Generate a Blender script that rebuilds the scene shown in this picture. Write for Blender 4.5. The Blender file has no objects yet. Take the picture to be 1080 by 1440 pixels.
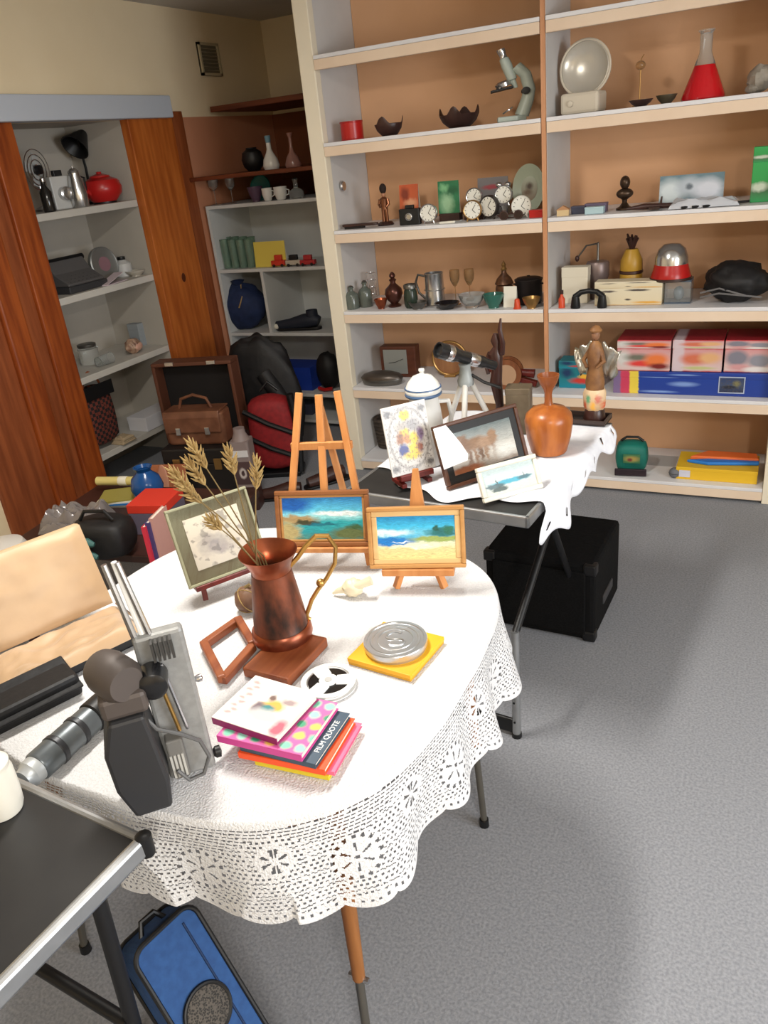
import bpy, bmesh, math, random
from mathutils import Vector, Matrix, Euler, noise
random.seed(7)
SC = bpy.context.scene
COL = SC.collection
PI = math.pi
# ---------------------------------------------------------------- camera
F = 1100.0; H = 1.6
PITCH = math.radians(24.9); ROLL = math.radians(6.3); YAW = math.radians(27.8)
f0 = Vector((-math.sin(YAW), math.cos(YAW), 0)); r0 = Vector((math.cos(YAW), math.sin(YAW), 0)); zz = Vector((0, 0, 1))
FW = f0*math.cos(PITCH) - zz*math.sin(PITCH)
DN = -(f0*math.sin(PITCH) + zz*math.cos(PITCH))
RT = r0*math.cos(ROLL) + DN*math.sin(ROLL)
DW = -r0*math.sin(ROLL) + DN*math.cos(ROLL)
CAM = Vector((0, 0, H))
cd = bpy.data.cameras.new('camera'); co = bpy.data.objects.new('camera', cd); COL.objects.link(co)
cd.sensor_fit = 'VERTICAL'; cd.sensor_height = 36; cd.lens = 36*F/1440; cd.clip_start = .02
mw = Matrix((( RT.x, -DW.x, -FW.x, 0), (RT.y, -DW.y, -FW.y, 0), (RT.z, -DW.z, -FW.z, H), (0, 0, 0, 1)))
co.matrix_world = mw
SC.camera = co
# ---------------------------------------------------------------- world, lamps, exposure
w = bpy.data.worlds.new('world'); SC.world = w; w.use_nodes = True
w.node_tree.nodes['Background'].inputs[0].default_value = (.75, .85, 1, 1)
w.node_tree.nodes['Background'].inputs[1].default_value = 1.0
SC.view_settings.view_transform = 'Standard'; SC.view_settings.look = 'None'
SC.view_settings.gamma = 1; SC.view_settings.use_curve_mapping = False
SC.view_settings.exposure = 0.0
def area(name, loc, rot, sx, sy, power, color):
    l = bpy.data.lights.new(name, 'AREA'); l.shape = 'RECTANGLE'; l.size = sx; l.size_y = sy; l.energy = power; l.color = color
    o = bpy.data.objects.new(name, l); COL.objects.link(o); o.location = loc; o.rotation_euler = rot
    return o
CEIL = 2.42
LAMPS = [(-1.2, 1.4, 0.0, 41), (.9, -1.0, 0.0, 70)]          # x, y, turn, watts; the second is an unseen lamp added for frontal fill
for lx, ly, lr, lp in LAMPS:
    area('lamp_light', (lx, ly, CEIL-.085), (0, 0, lr), .17, .62, lp, (1, .95, .87))
area('window_daylight', (2.33, .75, 1.45), (math.radians(90), 0, math.radians(90)), 1.7, 1.05, 85, (.92, .96, 1))
# ---------------------------------------------------------------- pixel helpers (photo pixels of the 1080x1440 frame)
def ray(x, y): return FW + RT*((x-540)/F) + DW*((y-720)/F)
def P(x, y, z):
    d = ray(x, y); return CAM + d*((z-H)/d.z)
def PY(x, y, Y):
    d = ray(x, y); return CAM + d*(Y/d.y)
def PX(x, y, X):
    d = ray(x, y); return CAM + d*(X/d.x)
def proj(p):
    v = Vector(p)-CAM; k = v.dot(FW); return 540+F*v.dot(RT)/k, 720+F*v.dot(DW)/k
def mpp(p): return (Vector(p)-CAM).dot(FW)/F
def xat(px, Y, z):
    a = (px-540)/F; v = Vector((0, Y, z-H)); n = RT - FW*a
    return -v.dot(n)/n.x
def yat(px, X, z):
    a = (px-540)/F; v = Vector((X, 0, z-H)); n = RT - FW*a
    return -v.dot(n)/n.y
def ht(B, x, y):
    d = ray(x, y); t = math.hypot(B[0], B[1])/math.hypot(d.x, d.y); return H + d.z*t - B[2]
# ---------------------------------------------------------------- materials
def lin(c):
    return tuple((x/255/12.92 if x/255 <= .04045 else ((x/255+.055)/1.055)**2.4) for x in c) + (1,)
MATS = {}
def mat(name, c=(128, 128, 128), rough=.6, metal=0, trans=0, ior=1.45, spec=.5, kind=None, c2=None, scale=8, bump=0, emit=0, stretch=None, sheen=0, coat=0):
    if name in MATS: return MATS[name]
    m = bpy.data.materials.new(name); m.use_nodes = True; MATS[name] = m
    nt = m.node_tree; b = nt.nodes['Principled BSDF']
    b.inputs['Base Color'].default_value = lin(c); b.inputs['Roughness'].default_value = rough; b.inputs['Metallic'].default_value = metal
    b.inputs['Transmission Weight'].default_value = trans; b.inputs['IOR'].default_value = ior; b.inputs['Specular IOR Level'].default_value = spec
    b.inputs['Sheen Weight'].default_value = sheen; b.inputs['Coat Weight'].default_value = coat
    if emit:
        b.inputs['Emission Color'].default_value = lin(c); b.inputs['Emission Strength'].default_value = emit
    if c2 is not None or bump:
        tc = nt.nodes.new('ShaderNodeTexCoord'); mp = nt.nodes.new('ShaderNodeMapping')
        mp.inputs['Scale'].default_value = stretch or (1, 1, 1)
        nt.links.new(tc.outputs['Object'], mp.inputs['Vector'])
        if kind == 'vor':
            t = nt.nodes.new('ShaderNodeTexVoronoi'); t.inputs['Scale'].default_value = scale; out = t.outputs['Distance']
        elif kind == 'check':
            t = nt.nodes.new('ShaderNodeTexChecker'); t.inputs['Scale'].default_value = scale; out = t.outputs['Fac']
        else:
            t = nt.nodes.new('ShaderNodeTexNoise'); t.inputs['Scale'].default_value = scale; t.inputs['Detail'].default_value = 6; out = t.outputs['Fac']
        nt.links.new(mp.outputs[0], t.inputs['Vector'])
        if c2 is not None:
            r = nt.nodes.new('ShaderNodeValToRGB'); e = r.color_ramp.elements
            e[0].position = .35; e[1].position = .65; e[0].color = lin(c); e[1].color = lin(c2)
            nt.links.new(out, r.inputs[0]); nt.links.new(r.outputs[0], b.inputs['Base Color'])
        if bump:
            bn = nt.nodes.new('ShaderNodeBump'); bn.inputs['Strength'].default_value = bump; bn.inputs['Distance'].default_value = .004
            nt.links.new(out, bn.inputs['Height']); nt.links.new(bn.outputs[0], b.inputs['Normal'])
    return m
def wood(name, c, c2, rough=.5, ax='Z', scale=6):
    s = {'X': (.6, 7, 7), 'Y': (7, .6, 7), 'Z': (7, 7, .6)}[ax]
    return mat(name, c, rough, c2=c2, scale=scale, stretch=s, bump=.08)
def pic(name, ramp, blobs=(), ax='XZ', warp=.05, scale=6, rough=.5, detail=0, sk=1, brush=0):
    """a flat print or painting: a ramp of colours up the sheet and soft blots of paint"""
    if name in MATS: return MATS[name]
    m = bpy.data.materials.new(name); m.use_nodes = True; MATS[name] = m
    nt = m.node_tree; N = nt.nodes.new; L = nt.links.new; b = nt.nodes['Principled BSDF']; b.inputs['Roughness'].default_value = rough
    tc = N('ShaderNodeTexCoord'); sp = N('ShaderNodeSeparateXYZ'); L(tc.outputs['Generated'], sp.inputs[0])
    cb = N('ShaderNodeCombineXYZ'); L(sp.outputs[ax[0]], cb.inputs[0]); L(sp.outputs[ax[1]], cb.inputs[1])
    nz = N('ShaderNodeTexNoise'); nz.inputs['Scale'].default_value = scale; nz.inputs['Detail'].default_value = 5; L(cb.outputs[0], nz.inputs['Vector'])
    sb = N('ShaderNodeVectorMath'); sb.operation = 'SUBTRACT'; L(nz.outputs['Color'], sb.inputs[0]); sb.inputs[1].default_value = (.5, .5, .5)
    sc = N('ShaderNodeVectorMath'); sc.operation = 'SCALE'; L(sb.outputs[0], sc.inputs[0]); sc.inputs['Scale'].default_value = warp*2
    ad = N('ShaderNodeVectorMath'); ad.operation = 'ADD'; L(cb.outputs[0], ad.inputs[0]); L(sc.outputs[0], ad.inputs[1])
    s2 = N('ShaderNodeSeparateXYZ'); L(ad.outputs[0], s2.inputs[0])
    cr = N('ShaderNodeValToRGB'); L(s2.outputs[1], cr.inputs[0]); el = cr.color_ramp.elements
    while len(el) < len(ramp): el.new(.5)
    for e, (p, c) in zip(el, ramp): e.position = p; e.color = lin(c)
    cur = cr.outputs[0]
    for cx, cy, rx, ry, c, soft in blobs:
        su = N('ShaderNodeVectorMath'); su.operation = 'SUBTRACT'; L(ad.outputs[0], su.inputs[0]); su.inputs[1].default_value = (cx, cy, 0)
        dv = N('ShaderNodeVectorMath'); dv.operation = 'MULTIPLY'; L(su.outputs[0], dv.inputs[0]); dv.inputs[1].default_value = (1/rx, 1/ry, 0)
        ln = N('ShaderNodeVectorMath'); ln.operation = 'LENGTH'; L(dv.outputs[0], ln.inputs[0])
        mr = N('ShaderNodeMapRange'); L(ln.outputs['Value'], mr.inputs[0])
        mr.inputs[1].default_value = 1-soft*sk; mr.inputs[2].default_value = 1+soft*sk; mr.inputs[3].default_value = 1; mr.inputs[4].default_value = 0
        mx = N('ShaderNodeMix'); mx.data_type = 'RGBA'; L(mr.outputs[0], mx.inputs[0]); L(cur, mx.inputs[6]); mx.inputs[7].default_value = lin(c)
        cur = mx.outputs[2]
    if brush:
        mp = N('ShaderNodeMapping'); mp.inputs['Scale'].default_value = (6, 26, 1); L(ad.outputs[0], mp.inputs[0])
        n3 = N('ShaderNodeTexNoise'); n3.inputs['Scale'].default_value = 2; n3.inputs['Detail'].default_value = 6; L(mp.outputs[0], n3.inputs['Vector'])
        m3 = N('ShaderNodeMapRange'); L(n3.outputs['Fac'], m3.inputs[0]); m3.inputs[1].default_value = .3; m3.inputs[2].default_value = .7; m3.inputs[3].default_value = 1-brush; m3.inputs[4].default_value = 1+brush
        x3 = N('ShaderNodeVectorMath'); x3.operation = 'SCALE'; L(cur, x3.inputs[0]); L(m3.outputs[0], x3.inputs['Scale']); cur = x3.outputs[0]
    if detail:
        n2 = N('ShaderNodeTexNoise'); n2.inputs['Scale'].default_value = detail; n2.inputs['Detail'].default_value = 3; L(cb.outputs[0], n2.inputs['Vector'])
        m2 = N('ShaderNodeMapRange'); L(n2.outputs['Fac'], m2.inputs[0]); m2.inputs[1].default_value = .54; m2.inputs[2].default_value = .60; m2.inputs[3].default_value = 0; m2.inputs[4].default_value = .55
        mx = N('ShaderNodeMix'); mx.data_type = 'RGBA'; L(m2.outputs[0], mx.inputs[0]); L(cur, mx.inputs[6]); mx.inputs[7].default_value = lin((84, 76, 72)); cur = mx.outputs[2]
    L(cur, b.inputs['Base Color'])
    return m
# ---------------------------------------------------------------- mesh builder
class MB:
    def __init__(s): s.v = []; s.f = []; s.M = Matrix()
    def add(s, vs, fs):
        n = len(s.v); s.v += [tuple(s.M @ Vector(v)) for v in vs]; s.f += [tuple(i+n for i in f) for f in fs]; return s
    def at(s, loc=(0, 0, 0), rot=(0, 0, 0)):
        s.M = Matrix.Translation(loc) @ Euler(rot).to_matrix().to_4x4(); return s
    def box(s, x0, x1, y0, y1, z0, z1):
        return s.add([(x, y, z) for z in (z0, z1) for x, y in ((x0, y0), (x1, y0), (x1, y1), (x0, y1))],
                     [(3, 2, 1, 0), (4, 5, 6, 7), (0, 1, 5, 4), (1, 2, 6, 5), (2, 3, 7, 6), (3, 0, 4, 7)])
    def cbox(s, c, d):
        return s.box(c[0]-d[0]/2, c[0]+d[0]/2, c[1]-d[1]/2, c[1]+d[1]/2, c[2]-d[2]/2, c[2]+d[2]/2)
    def lathe(s, prof, n=24, c=(0, 0, 0), sq=None):
        vs = []; fs = []
        for r, z in prof:
            for k in range(n):
                a = 2*PI*k/n; rr = r
                if sq: rr = r*sq(a, z)
                vs.append((c[0]+rr*math.cos(a), c[1]+rr*math.sin(a), c[2]+z))
        for i in range(len(prof)-1):
            for k in range(n):
                k2 = (k+1) % n; fs.append((i*n+k, i*n+k2, (i+1)*n+k2, (i+1)*n+k))
        op = prof[0] != prof[-1]
        if op and prof[0][0] > 1e-5: fs.append(tuple(range(n-1, -1, -1)))
        if op and prof[-1][0] > 1e-5: fs.append(tuple(range((len(prof)-1)*n, len(prof)*n)))
        return s.add(vs, fs)
    def tube(s, pts, r, n=8, closed=False):
        pts = [Vector(p) for p in pts]; m = len(pts); rs = r if isinstance(r, (list, tuple)) else [r]*m
        vs = []; fs = []; up = None
        for i, p in enumerate(pts):
            if closed: t = pts[(i+1) % m]-pts[i-1]
            else: t = pts[min(i+1, m-1)]-pts[max(i-1, 0)]
            t.normalize()
            if up is None: up = t.orthogonal()
            up = (up - t*up.dot(t)).normalized(); sd = t.cross(up)
            for k in range(n):
                a = 2*PI*k/n; vs.append(p+(up*math.cos(a)+sd*math.sin(a))*rs[i])
        R = m if closed else m-1
        for i in range(R):
            for k in range(n):
                k2 = (k+1) % n; j = (i+1) % m; fs.append((i*n+k, i*n+k2, j*n+k2, j*n+k))
        if not closed: fs.append(tuple(range(n-1, -1, -1))); fs.append(tuple(range((m-1)*n, m*n)))
        return s.add(vs, fs)
    def bar(s, a, b, w, h):
        """square bar from a to b"""
        a = Vector(a); b = Vector(b); t = (b-a).normalized(); up = Vector((0, 0, 1)) if abs(t.z) < .95 else Vector((0, 1, 0))
        sd = t.cross(up).normalized(); up = sd.cross(t)
        vs = [p+sd*(i*w/2)+up*(j*h/2) for p in (a, b) for i, j in ((-1, -1), (1, -1), (1, 1), (-1, 1))]
        return s.add(vs, [(3, 2, 1, 0), (4, 5, 6, 7), (0, 1, 5, 4), (1, 2, 6, 5), (2, 3, 7, 6), (3, 0, 4, 7)])
    def prism(s, poly, z0, z1):
        n = len(poly)
        return s.add([(x, y, z0) for x, y in poly]+[(x, y, z1) for x, y in poly],
                     [tuple(range(n-1, -1, -1)), tuple(range(n, 2*n))]+[(i, (i+1) % n, n+(i+1) % n, n+i) for i in range(n)])
    def ell(s, c, r, nu=16, nv=10, f=None):
        vs = []; fs = []
        for j in range(nv+1):
            ph = PI*j/nv
            for k in range(nu):
                a = 2*PI*k/nu; d = Vector((math.sin(ph)*math.cos(a), math.sin(ph)*math.sin(a), math.cos(ph))); q = f(d) if f else 1
                vs.append((c[0]+r[0]*d.x*q, c[1]+r[1]*d.y*q, c[2]+r[2]*d.z*q))
        for j in range(nv):
            for k in range(nu):
                k2 = (k+1) % nu; fs.append((j*nu+k, (j+1)*nu+k, (j+1)*nu+k2, j*nu+k2))
        return s.add(vs, fs)
    def ring(s, R, r, c=(0, 0, 0), n=24, m=8):
        return s.tube([(c[0]+R*math.cos(2*PI*k/n), c[1]+R*math.sin(2*PI*k/n), c[2]) for k in range(n)], r, m, True)
    def build(s, name, m, parent=None, smooth=False, bevel=0, loc=None, rot=None, ang=.7, merge=True):
        me = bpy.data.meshes.new(name); me.from_pydata(s.v, [], s.f)
        if merge:
            bm = bmesh.new(); bm.from_mesh(me); bmesh.ops.remove_doubles(bm, verts=bm.verts, dist=1e-6); bmesh.ops.recalc_face_normals(bm, faces=bm.faces); bm.to_mesh(me); bm.free()
        if smooth:
            me.polygons.foreach_set('use_smooth', [True]*len(me.polygons)); me.set_sharp_from_angle(angle=ang)
        me.materials.append(m); me.update()
        o = bpy.data.objects.new(name, me); COL.objects.link(o)
        if parent is not None: o.parent = parent
        if loc is not None: o.location = loc
        if rot is not None: o.rotation_euler = rot
        if bevel:
            bv = o.modifiers.new('bevel', 'BEVEL'); bv.width = bevel; bv.segments = 2; bv.limit_method = 'ANGLE'; bv.angle_limit = .6
        return o
def tag(o, label, cat, group=None):
    o['label'] = label; o['category'] = cat
    if group: o['group'] = group
    return o
def T(name, label, cat, loc=(0, 0, 0), rz=0, group=None, rot=None):
    o = bpy.data.objects.new(name, None); COL.objects.link(o); o.empty_display_size = .05
    o.location = loc; o.rotation_euler = rot or (0, 0, rz)
    return tag(o, label, cat, group)
def struct(o): o['kind'] = 'structure'; return o
def text(name, s, size, m, parent, loc, rot, ext=.0004):
    cu = bpy.data.curves.new(name, 'FONT'); cu.body = s; cu.size = size; cu.extrude = ext; cu.align_x = 'CENTER'; cu.align_y = 'CENTER'
    t = bpy.data.objects.new(name+'_src', cu); COL.objects.link(t)
    dg = bpy.context.evaluated_depsgraph_get(); me = bpy.data.meshes.new_from_object(t.evaluated_get(dg)); bpy.data.objects.remove(t); bpy.data.curves.remove(cu)
    me.materials.clear(); me.materials.append(m)
    o = bpy.data.objects.new(name, me); COL.objects.link(o); o.parent = parent; o.location = loc; o.rotation_euler = rot
    return o
def arc(cx, cy, r, a0, a1, n=10): return [(cx+r*math.cos(a0+(a1-a0)*k/n), cy+r*math.sin(a0+(a1-a0)*k/n)) for k in range(n+1)]
def rrect(w, d, r, n=5):
    x = w/2-r; y = d/2-r; p = []
    for cx, cy, a in ((x, y, 0), (-x, y, PI/2), (-x, -y, PI), (x, -y, 1.5*PI)): p += arc(cx, cy, r, a, a+PI/2, n)
    return p
# ================================================================ the room
M_cream = mat('cream_paint', (240, 222, 188), .8, c2=(235, 216, 181), scale=3)
M_ceil = mat('ceiling_paint', (205, 200, 192), .9, c2=(198, 193, 186), scale=2)
M_carpet = mat('grey_carpet', (126, 128, 134), .95, c2=(148, 150, 155), scale=150, bump=.3, stretch=(1, 1, 1), spec=.2)
M_white = mat('white_paint', (222, 220, 216), .55, c2=(214, 212, 209), scale=5)
M_grey = mat('cupboard_grey', (186, 180, 170), .7, c2=(172, 166, 156), scale=2)
M_oak = wood('orange_wood', (190, 106, 44), (160, 80, 28), .45, 'Z', 5)
M_oakl = wood('jamb_wood', (158, 78, 30), (124, 54, 18), .45, 'Z', 5)
M_oakd = wood('brown_wood', (150, 80, 42), (122, 60, 28), .5, 'Z', 5)
M_oakx = wood('brown_wood_x', (120, 60, 30), (92, 42, 20), .5, 'X', 5)
M_peachw = mat('pink_brown_panel', (206, 142, 108), .7, c2=(196, 132, 98), scale=2)
M_metal = mat('chrome', (205, 205, 208), .25, 1)
M_alu = mat('brushed_aluminium', (186, 188, 190), .38, .9, c2=(172, 174, 176), scale=20)
M_black = mat('black_plastic', (16, 16, 18), .45)
M_lintel = mat('lintel_paint', (188, 194, 204), .6)
XW = -3.2
def sbox(name, m, *b): return struct(MB().box(*b).build(name, m))
sbox('floor', M_carpet, -4.0, 2.5, -2.6, 5.3, -.05, 0)
sbox('ceiling', M_ceil, -4.0, 2.5, -2.6, 5.3, CEIL, CEIL+.06)
wl = MB(); wl.box(XW-.1, XW, -2.6, 2.22, 0, CEIL); wl.box(XW-.1, XW, 2.22, 3.606, 1.87, CEIL)
wl.box(XW-.1, XW, 3.606, 5.2, 1.87, CEIL); wl.box(XW-.1, XW-.02, 3.641, 5.2, 0, 1.87); wl.box(XW-.1, XW-.03, 2.22, 2.85, 0, 1.87)
struct(wl.build('wall_left', M_cream))
sbox('wall_alcove', M_cream, XW, -2.04, 5.1, 5.2, 0, CEIL)
sbox('wall_return', M_cream, -2.04, -1.94, 3.99, 5.2, 0, CEIL)
sbox('wall_back', M_cream, -1.94, 2.5, 3.99, 4.09, 0, CEIL)
sbox('wall_front', M_cream, XW, 2.5, -2.6, -2.5, 0, CEIL)
wr = MB(); wr.box(2.4, 2.5, -2.5, -.15, 0, CEIL); wr.box(2.4, 2.5, 1.65, 3.99, 0, CEIL); wr.box(2.4, 2.5, -.15, 1.65, 0, .85); wr.box(2.4, 2.5, -.15, 1.65, 2.05, CEIL)
struct(wr.build('wall_right', M_cream))
wn = MB(); wn.box(2.39, 2.49, -.15, -.09, .85, 2.05); wn.box(2.39, 2.49, 1.59, 1.65, .85, 2.05); wn.box(2.39, 2.49, -.09, 1.59, .85, .91); wn.box(2.39, 2.49, -.09, 1.59, 1.99, 2.05); wn.box(2.40, 2.48, .72, .78, .91, 1.99)
win = struct(wn.build('window_1', M_white))
for y0, y1 in ((-.09, .72), (.78, 1.59)): MB().box(2.44, 2.448, y0, y1, .91, 1.99).build('pane', mat('window_glass', (235, 240, 245), .05, trans=1), win)
# cupboard built into the left wall
XB = -3.62
cup = MB(); cup.box(XB-.04, XB, 2.6, 3.70, 0, 1.95); cup.box(XB, XW-.02, 3.606, 3.64, 0, 1.87); cup.box(XB, XW-.1, 2.62, 2.66, 0, 1.87); cup.box(XB, XW-.1, 2.6, 3.7, 1.87, 1.91)
co_ = T('built_in_cupboard', 'open grey shelved cupboard built into the wall between orange wood jambs', 'cupboard', (0, 0, 0))
cup.build('carcass', M_grey, co_)
ZC = []
for (a, b) in (((185, 288), (50, 295)), ((205, 395), (80, 415)), ((225, 495), (150, 515)), ((240, 600), (130, 640))):
    ZC.append((PX(*a, XW).z+PX(*b, XW).z)/2)
for z in ZC: MB().box(XB, XW-.015, 2.665, 3.604, z-.035, z).build('shelf', mat('cupboard_shelf', (200, 196, 188), .6, c2=(188, 184, 176), scale=4), co_, bevel=.003)
# wooden jambs and casing
tr = struct(MB().box(XW-.02, XW+.035, 3.606, 3.975, 0, 1.87).build('trim_1', M_oak, bevel=.004))
MB().ell((XW+.036, 3.80, 1.02), (.002, .018, .026)).build('knot', mat('wood_knot', (84, 36, 12), .5), tr, True)
t2 = struct(MB().box(XW-.03, XW+.03, 2.72, 2.855, 0, 1.87).build('trim_2', M_oakl, bevel=.006))
MB().box(XW-.03, XW+.012, 2.62, 2.72, 0, 1.87).build('plank', M_oakd, t2, bevel=.004)
MB().box(XW-.03, XW+.045, 2.50, 2.62, 0, 1.87).build('plank', M_oakl, t2, bevel=.01)
MB().box(XW-.03, XW+.02, 2.22, 2.50, 0, 1.87).build('plank', M_oakd, t2, bevel=.004)
struct(MB().box(XW-.01, XW+.075, 2.22, 3.945, 1.865, 1.975).build('trim_3', M_lintel, bevel=.006))
struct(MB().box(XW-.02, XW+.006, 3.975, 5.1, 0, 1.87).build('trim_4', M_peachw))
struct(MB().box(XW, XW+.03, 3.975, 4.08, 0, 1.90).build('trim_5', M_oakd, bevel=.004))
struct(MB().box(XW+.006, -2.045, 5.07, 5.1, 0, 1.87).build('trim_6', mat('dark_brown_panel', (136, 78, 46), .7, c2=(124, 68, 38), scale=2)))
# wall vent
v = [PX(275, 62, XW), PX(310, 105, XW)]
vt = T('wall_vent', 'small square grey air vent high on the cream wall', 'vent', (XW+.006, (v[0].y+v[1].y)/2, (v[0].z+v[1].z)/2))
vw = abs(v[1].y-v[0].y)/2; vh = abs(v[0].z-v[1].z)/2+.01
MB().box(-.006, .004, -vw, vw, -vh, vh).build('backing', mat('vent_dark', (112, 104, 86), .7), vt)
for b in ((-vw, vw, vh-.014, vh), (-vw, vw, -vh, -vh+.014), (-vw, -vw+.016, -vh, vh), (vw-.016, vw, -vh, vh)): MB().box(-.004, .014, *b).build('frame', mat('vent_frame', (196, 182, 150), .6), vt)
for k in range(7): MB().at((.006, 0, -vh+.03+k*(2*vh-.06)/6), (0, .5, 0)).box(-.006, .006, -vw+.01, vw-.01, -.0015, .0015).build('slat', mat('vent_slat', (150, 140, 116), .6), vt)
# ceiling lamps above the frame; the second is added as fill behind the camera
for i, (lx, ly, lr, lp) in enumerate(LAMPS):
    t = T('ceiling_lamp', 'long white fluorescent ceiling lamp '+('above the tables' if i == 0 else 'added behind the camera for frontal fill'), 'lamp', (lx, ly, CEIL), lr, 'ceiling lamps')
    MB().box(-.1, .1, -.34, .34, -.055, 0).build('housing', M_white, t, bevel=.008)
    MB().box(-.085, .085, -.32, .32, -.075, -.055).build('diffuser', mat('lamp_diffuser', (255, 246, 230), .5, emit=2), t, bevel=.006)
# ================================================================ bookshelf
YF = 3.516; YB = 3.94; X0 = -2.035; XL = -1.957; XD = -.922; XR = .035
ZS = [z+.058 for z in (1.939, 1.584, 1.197, .81, .416, .016)]
M_peach = mat('peach_board', (220, 172, 132), .75, c2=(212, 163, 122), scale=2.5)
M_lip = mat('cream_lip', (230, 208, 184), .6, c2=(224, 200, 175), scale=5)
M_side = mat('side_grey', (206, 204, 202), .6, c2=(198, 196, 194), scale=4)
bs = T('bookshelf', 'tall built-in shelving with peach back boards and cream-lipped white shelves', 'bookshelf')
MB().box(X0, XL, YF, YF+.05, 0, CEIL-.01).build('post', mat('post_cream', (232, 222, 200), .6), bs, bevel=.004)
MB().box(X0+.03, XL-.002, YF+.05, YB+.02, 0, CEIL-.01).build('side_panel', M_side, bs)
MB().box(XD-.011, XD+.011, YF+.01, YB, .016, CEIL-.01).build('divider', M_side, bs)
MB().box(XD-.009, XD+.009, YF-.002, YF+.012, .016, CEIL-.01).build('divider_edge', wood('edge_wood', (206, 150, 110), (188, 132, 92), .6), bs)
MB().box(XR, XR+.045, YF, YB, 0, CEIL-.01).build('post', mat('post_cream'), bs, bevel=.003)
for a, b in ((XL, XD-.011), (XD+.011, XR)): MB().box(a, b, YB, YB+.02, .016, CEIL-.01).build('back_board', M_peach, bs)
for k, z in enumerate(ZS):
    for a, b in ((XL+.001, XD-.012), (XD+.012, XR-.001)):
        o = MB().box(a, b, YF-.006, YB-.001, z-.016, z).build('shelf', mat('shelf_white', (226, 225, 226), .5, c2=(216, 215, 218), scale=4), bs, bevel=.002)
        MB().box(a, b, YF-.004, YF+.02, z-.058, z-.0165).build('shelf_lip', M_lip, o, bevel=.002)
kb = PX(479, 262, XL)
kn = MB().at((XL, kb.y, kb.z), (0, PI/2, 0)); kn.lathe([(.010, 0), (.010, .006), (.02, .008), (.024, .014), (.02, .02), (.0, .023)], 20); kn.build('knob', M_metal, bs, True)
# ================================================================ alcove: brown shelves and white cubby unit
YQ = 4.13
M_cub = mat('cubby_white', (206, 208, 206), .6, c2=(196, 198, 197), scale=4)
br = T('alcove_shelf_case', 'brown wooden wall shelves fixed in the alcove above the white cubbies', 'shelf')
zb = PY(340, 243, YQ-.1).z
MB().box(XW+.032, -2.05, YQ-.1, 5.06, zb-.022, zb).build('shelf', M_oakx, br, bevel=.003)
zt = PY(350, 142, YQ+.22).z
MB().box(XW+.032, -2.05, YQ+.22, 5.06, zt-.03, zt).build('top_board', M_oakx, br, bevel=.003)
cb = T('cubby_unit', 'white open cubby shelf unit standing in the alcove', 'shelf unit')
ZQ = [(PY(285, 292, YQ).z+PY(436, 277, YQ).z)/2, PY(380, 377, YQ).z, PY(385, 468, YQ).z, PY(395, 552, YQ).z]
xl = PY(285, 292, YQ).x; xl = max(xl, XW+.034); xr = -2.10; yb = YQ+.42
MB().box(xl, xl+.02, YQ, yb, 0, ZQ[0]).build('side_panel', M_cub, cb); MB().box(xr-.02, xr, YQ, yb, 0, ZQ[0]).build('side_panel', M_cub, cb)
MB().box(xl, xr, yb, yb+.012, 0, ZQ[0]).build('back_panel', M_cub, cb)
for z in ZQ+[.05]: MB().box(xl+.02 if z != ZQ[0] else xl, xr-.02 if z != ZQ[0] else xr, YQ-.002, yb, z-.02, z).build('shelf', M_cub, cb, bevel=.002)
xd = xat(374, YQ, (ZQ[1]+ZQ[2])/2)
MB().box(xd-.01, xd+.01, YQ, yb, ZQ[2], ZQ[1]-.02).build('divider', M_cub, cb)
xd2 = xat(402, YQ, ZQ[3]-.1); MB().box(xd2-.01, xd2+.01, YQ, yb, .05, ZQ[3]-.02).build('divider', M_cub, cb)
# ================================================================ near table with lace cloth
ZN = .704; NC = (-.91, 1.10); NA = .465; NB = .47; NP = 3.0
def sup(a, A=NA, B=NB, p=NP):
    c, s = math.cos(a), math.sin(a); r = (abs(c/A)**p+abs(s/B)**p)**(-1/p); return r*c, r*s
M_tab = wood('table_wood', (150, 104, 60), (130, 86, 46), .5, 'X', 4)
M_legw = wood('leg_wood', (150, 98, 52), (126, 78, 38), .45, 'Z', 5)
nt_ = T('folding_table', 'rounded folding table on brown and metal legs under the lace cloth', 'table', (NC[0], NC[1], 0))
MB().prism([sup(2*PI*k/64, NA-.004, NB-.004) for k in range(64)], ZN-.026, ZN-.004).build('table_top', M_tab, nt_)
for sx, sy in ((1, 1), (1, -1), (-1, 1), (-1, -1)):
    tp = Vector((sx*.335, sy*.30, ZN-.026)); ft = Vector((sx*.37, sy*(.285 if sy > 0 else .37), 0)); mid = tp.lerp(ft, .62)
    lg = MB().tube([tp, tp.lerp(mid, .5), mid], [.017, .015, .012], 10).build('leg', M_legw, nt_, True)
    MB().tube([mid+(tp-mid)*.12, mid, ft+Vector((0, 0, .02))], [.0085, .0085, .0085], 10).build('lower_tube', mat('leg_steel', (120, 116, 108), .4, .8), lg, True)
    MB().tube([ft+Vector((0, 0, .022)), ft], [.012, .013], 10).build('rubber_foot', M_black, lg, True)
    MB().at(mid, (0, PI/2, 0)).lathe([(.0, -.02), (.006, -.02), (.006, .02), (.0, .02)], 8).build('bolt', M_metal, lg, True)
for sx in (1, -1):
    MB().bar((sx*.30, -.3, ZN-.05), (sx*.30, .3, ZN-.05), .02, .045).build('rail', M_legw, nt_)
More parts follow.
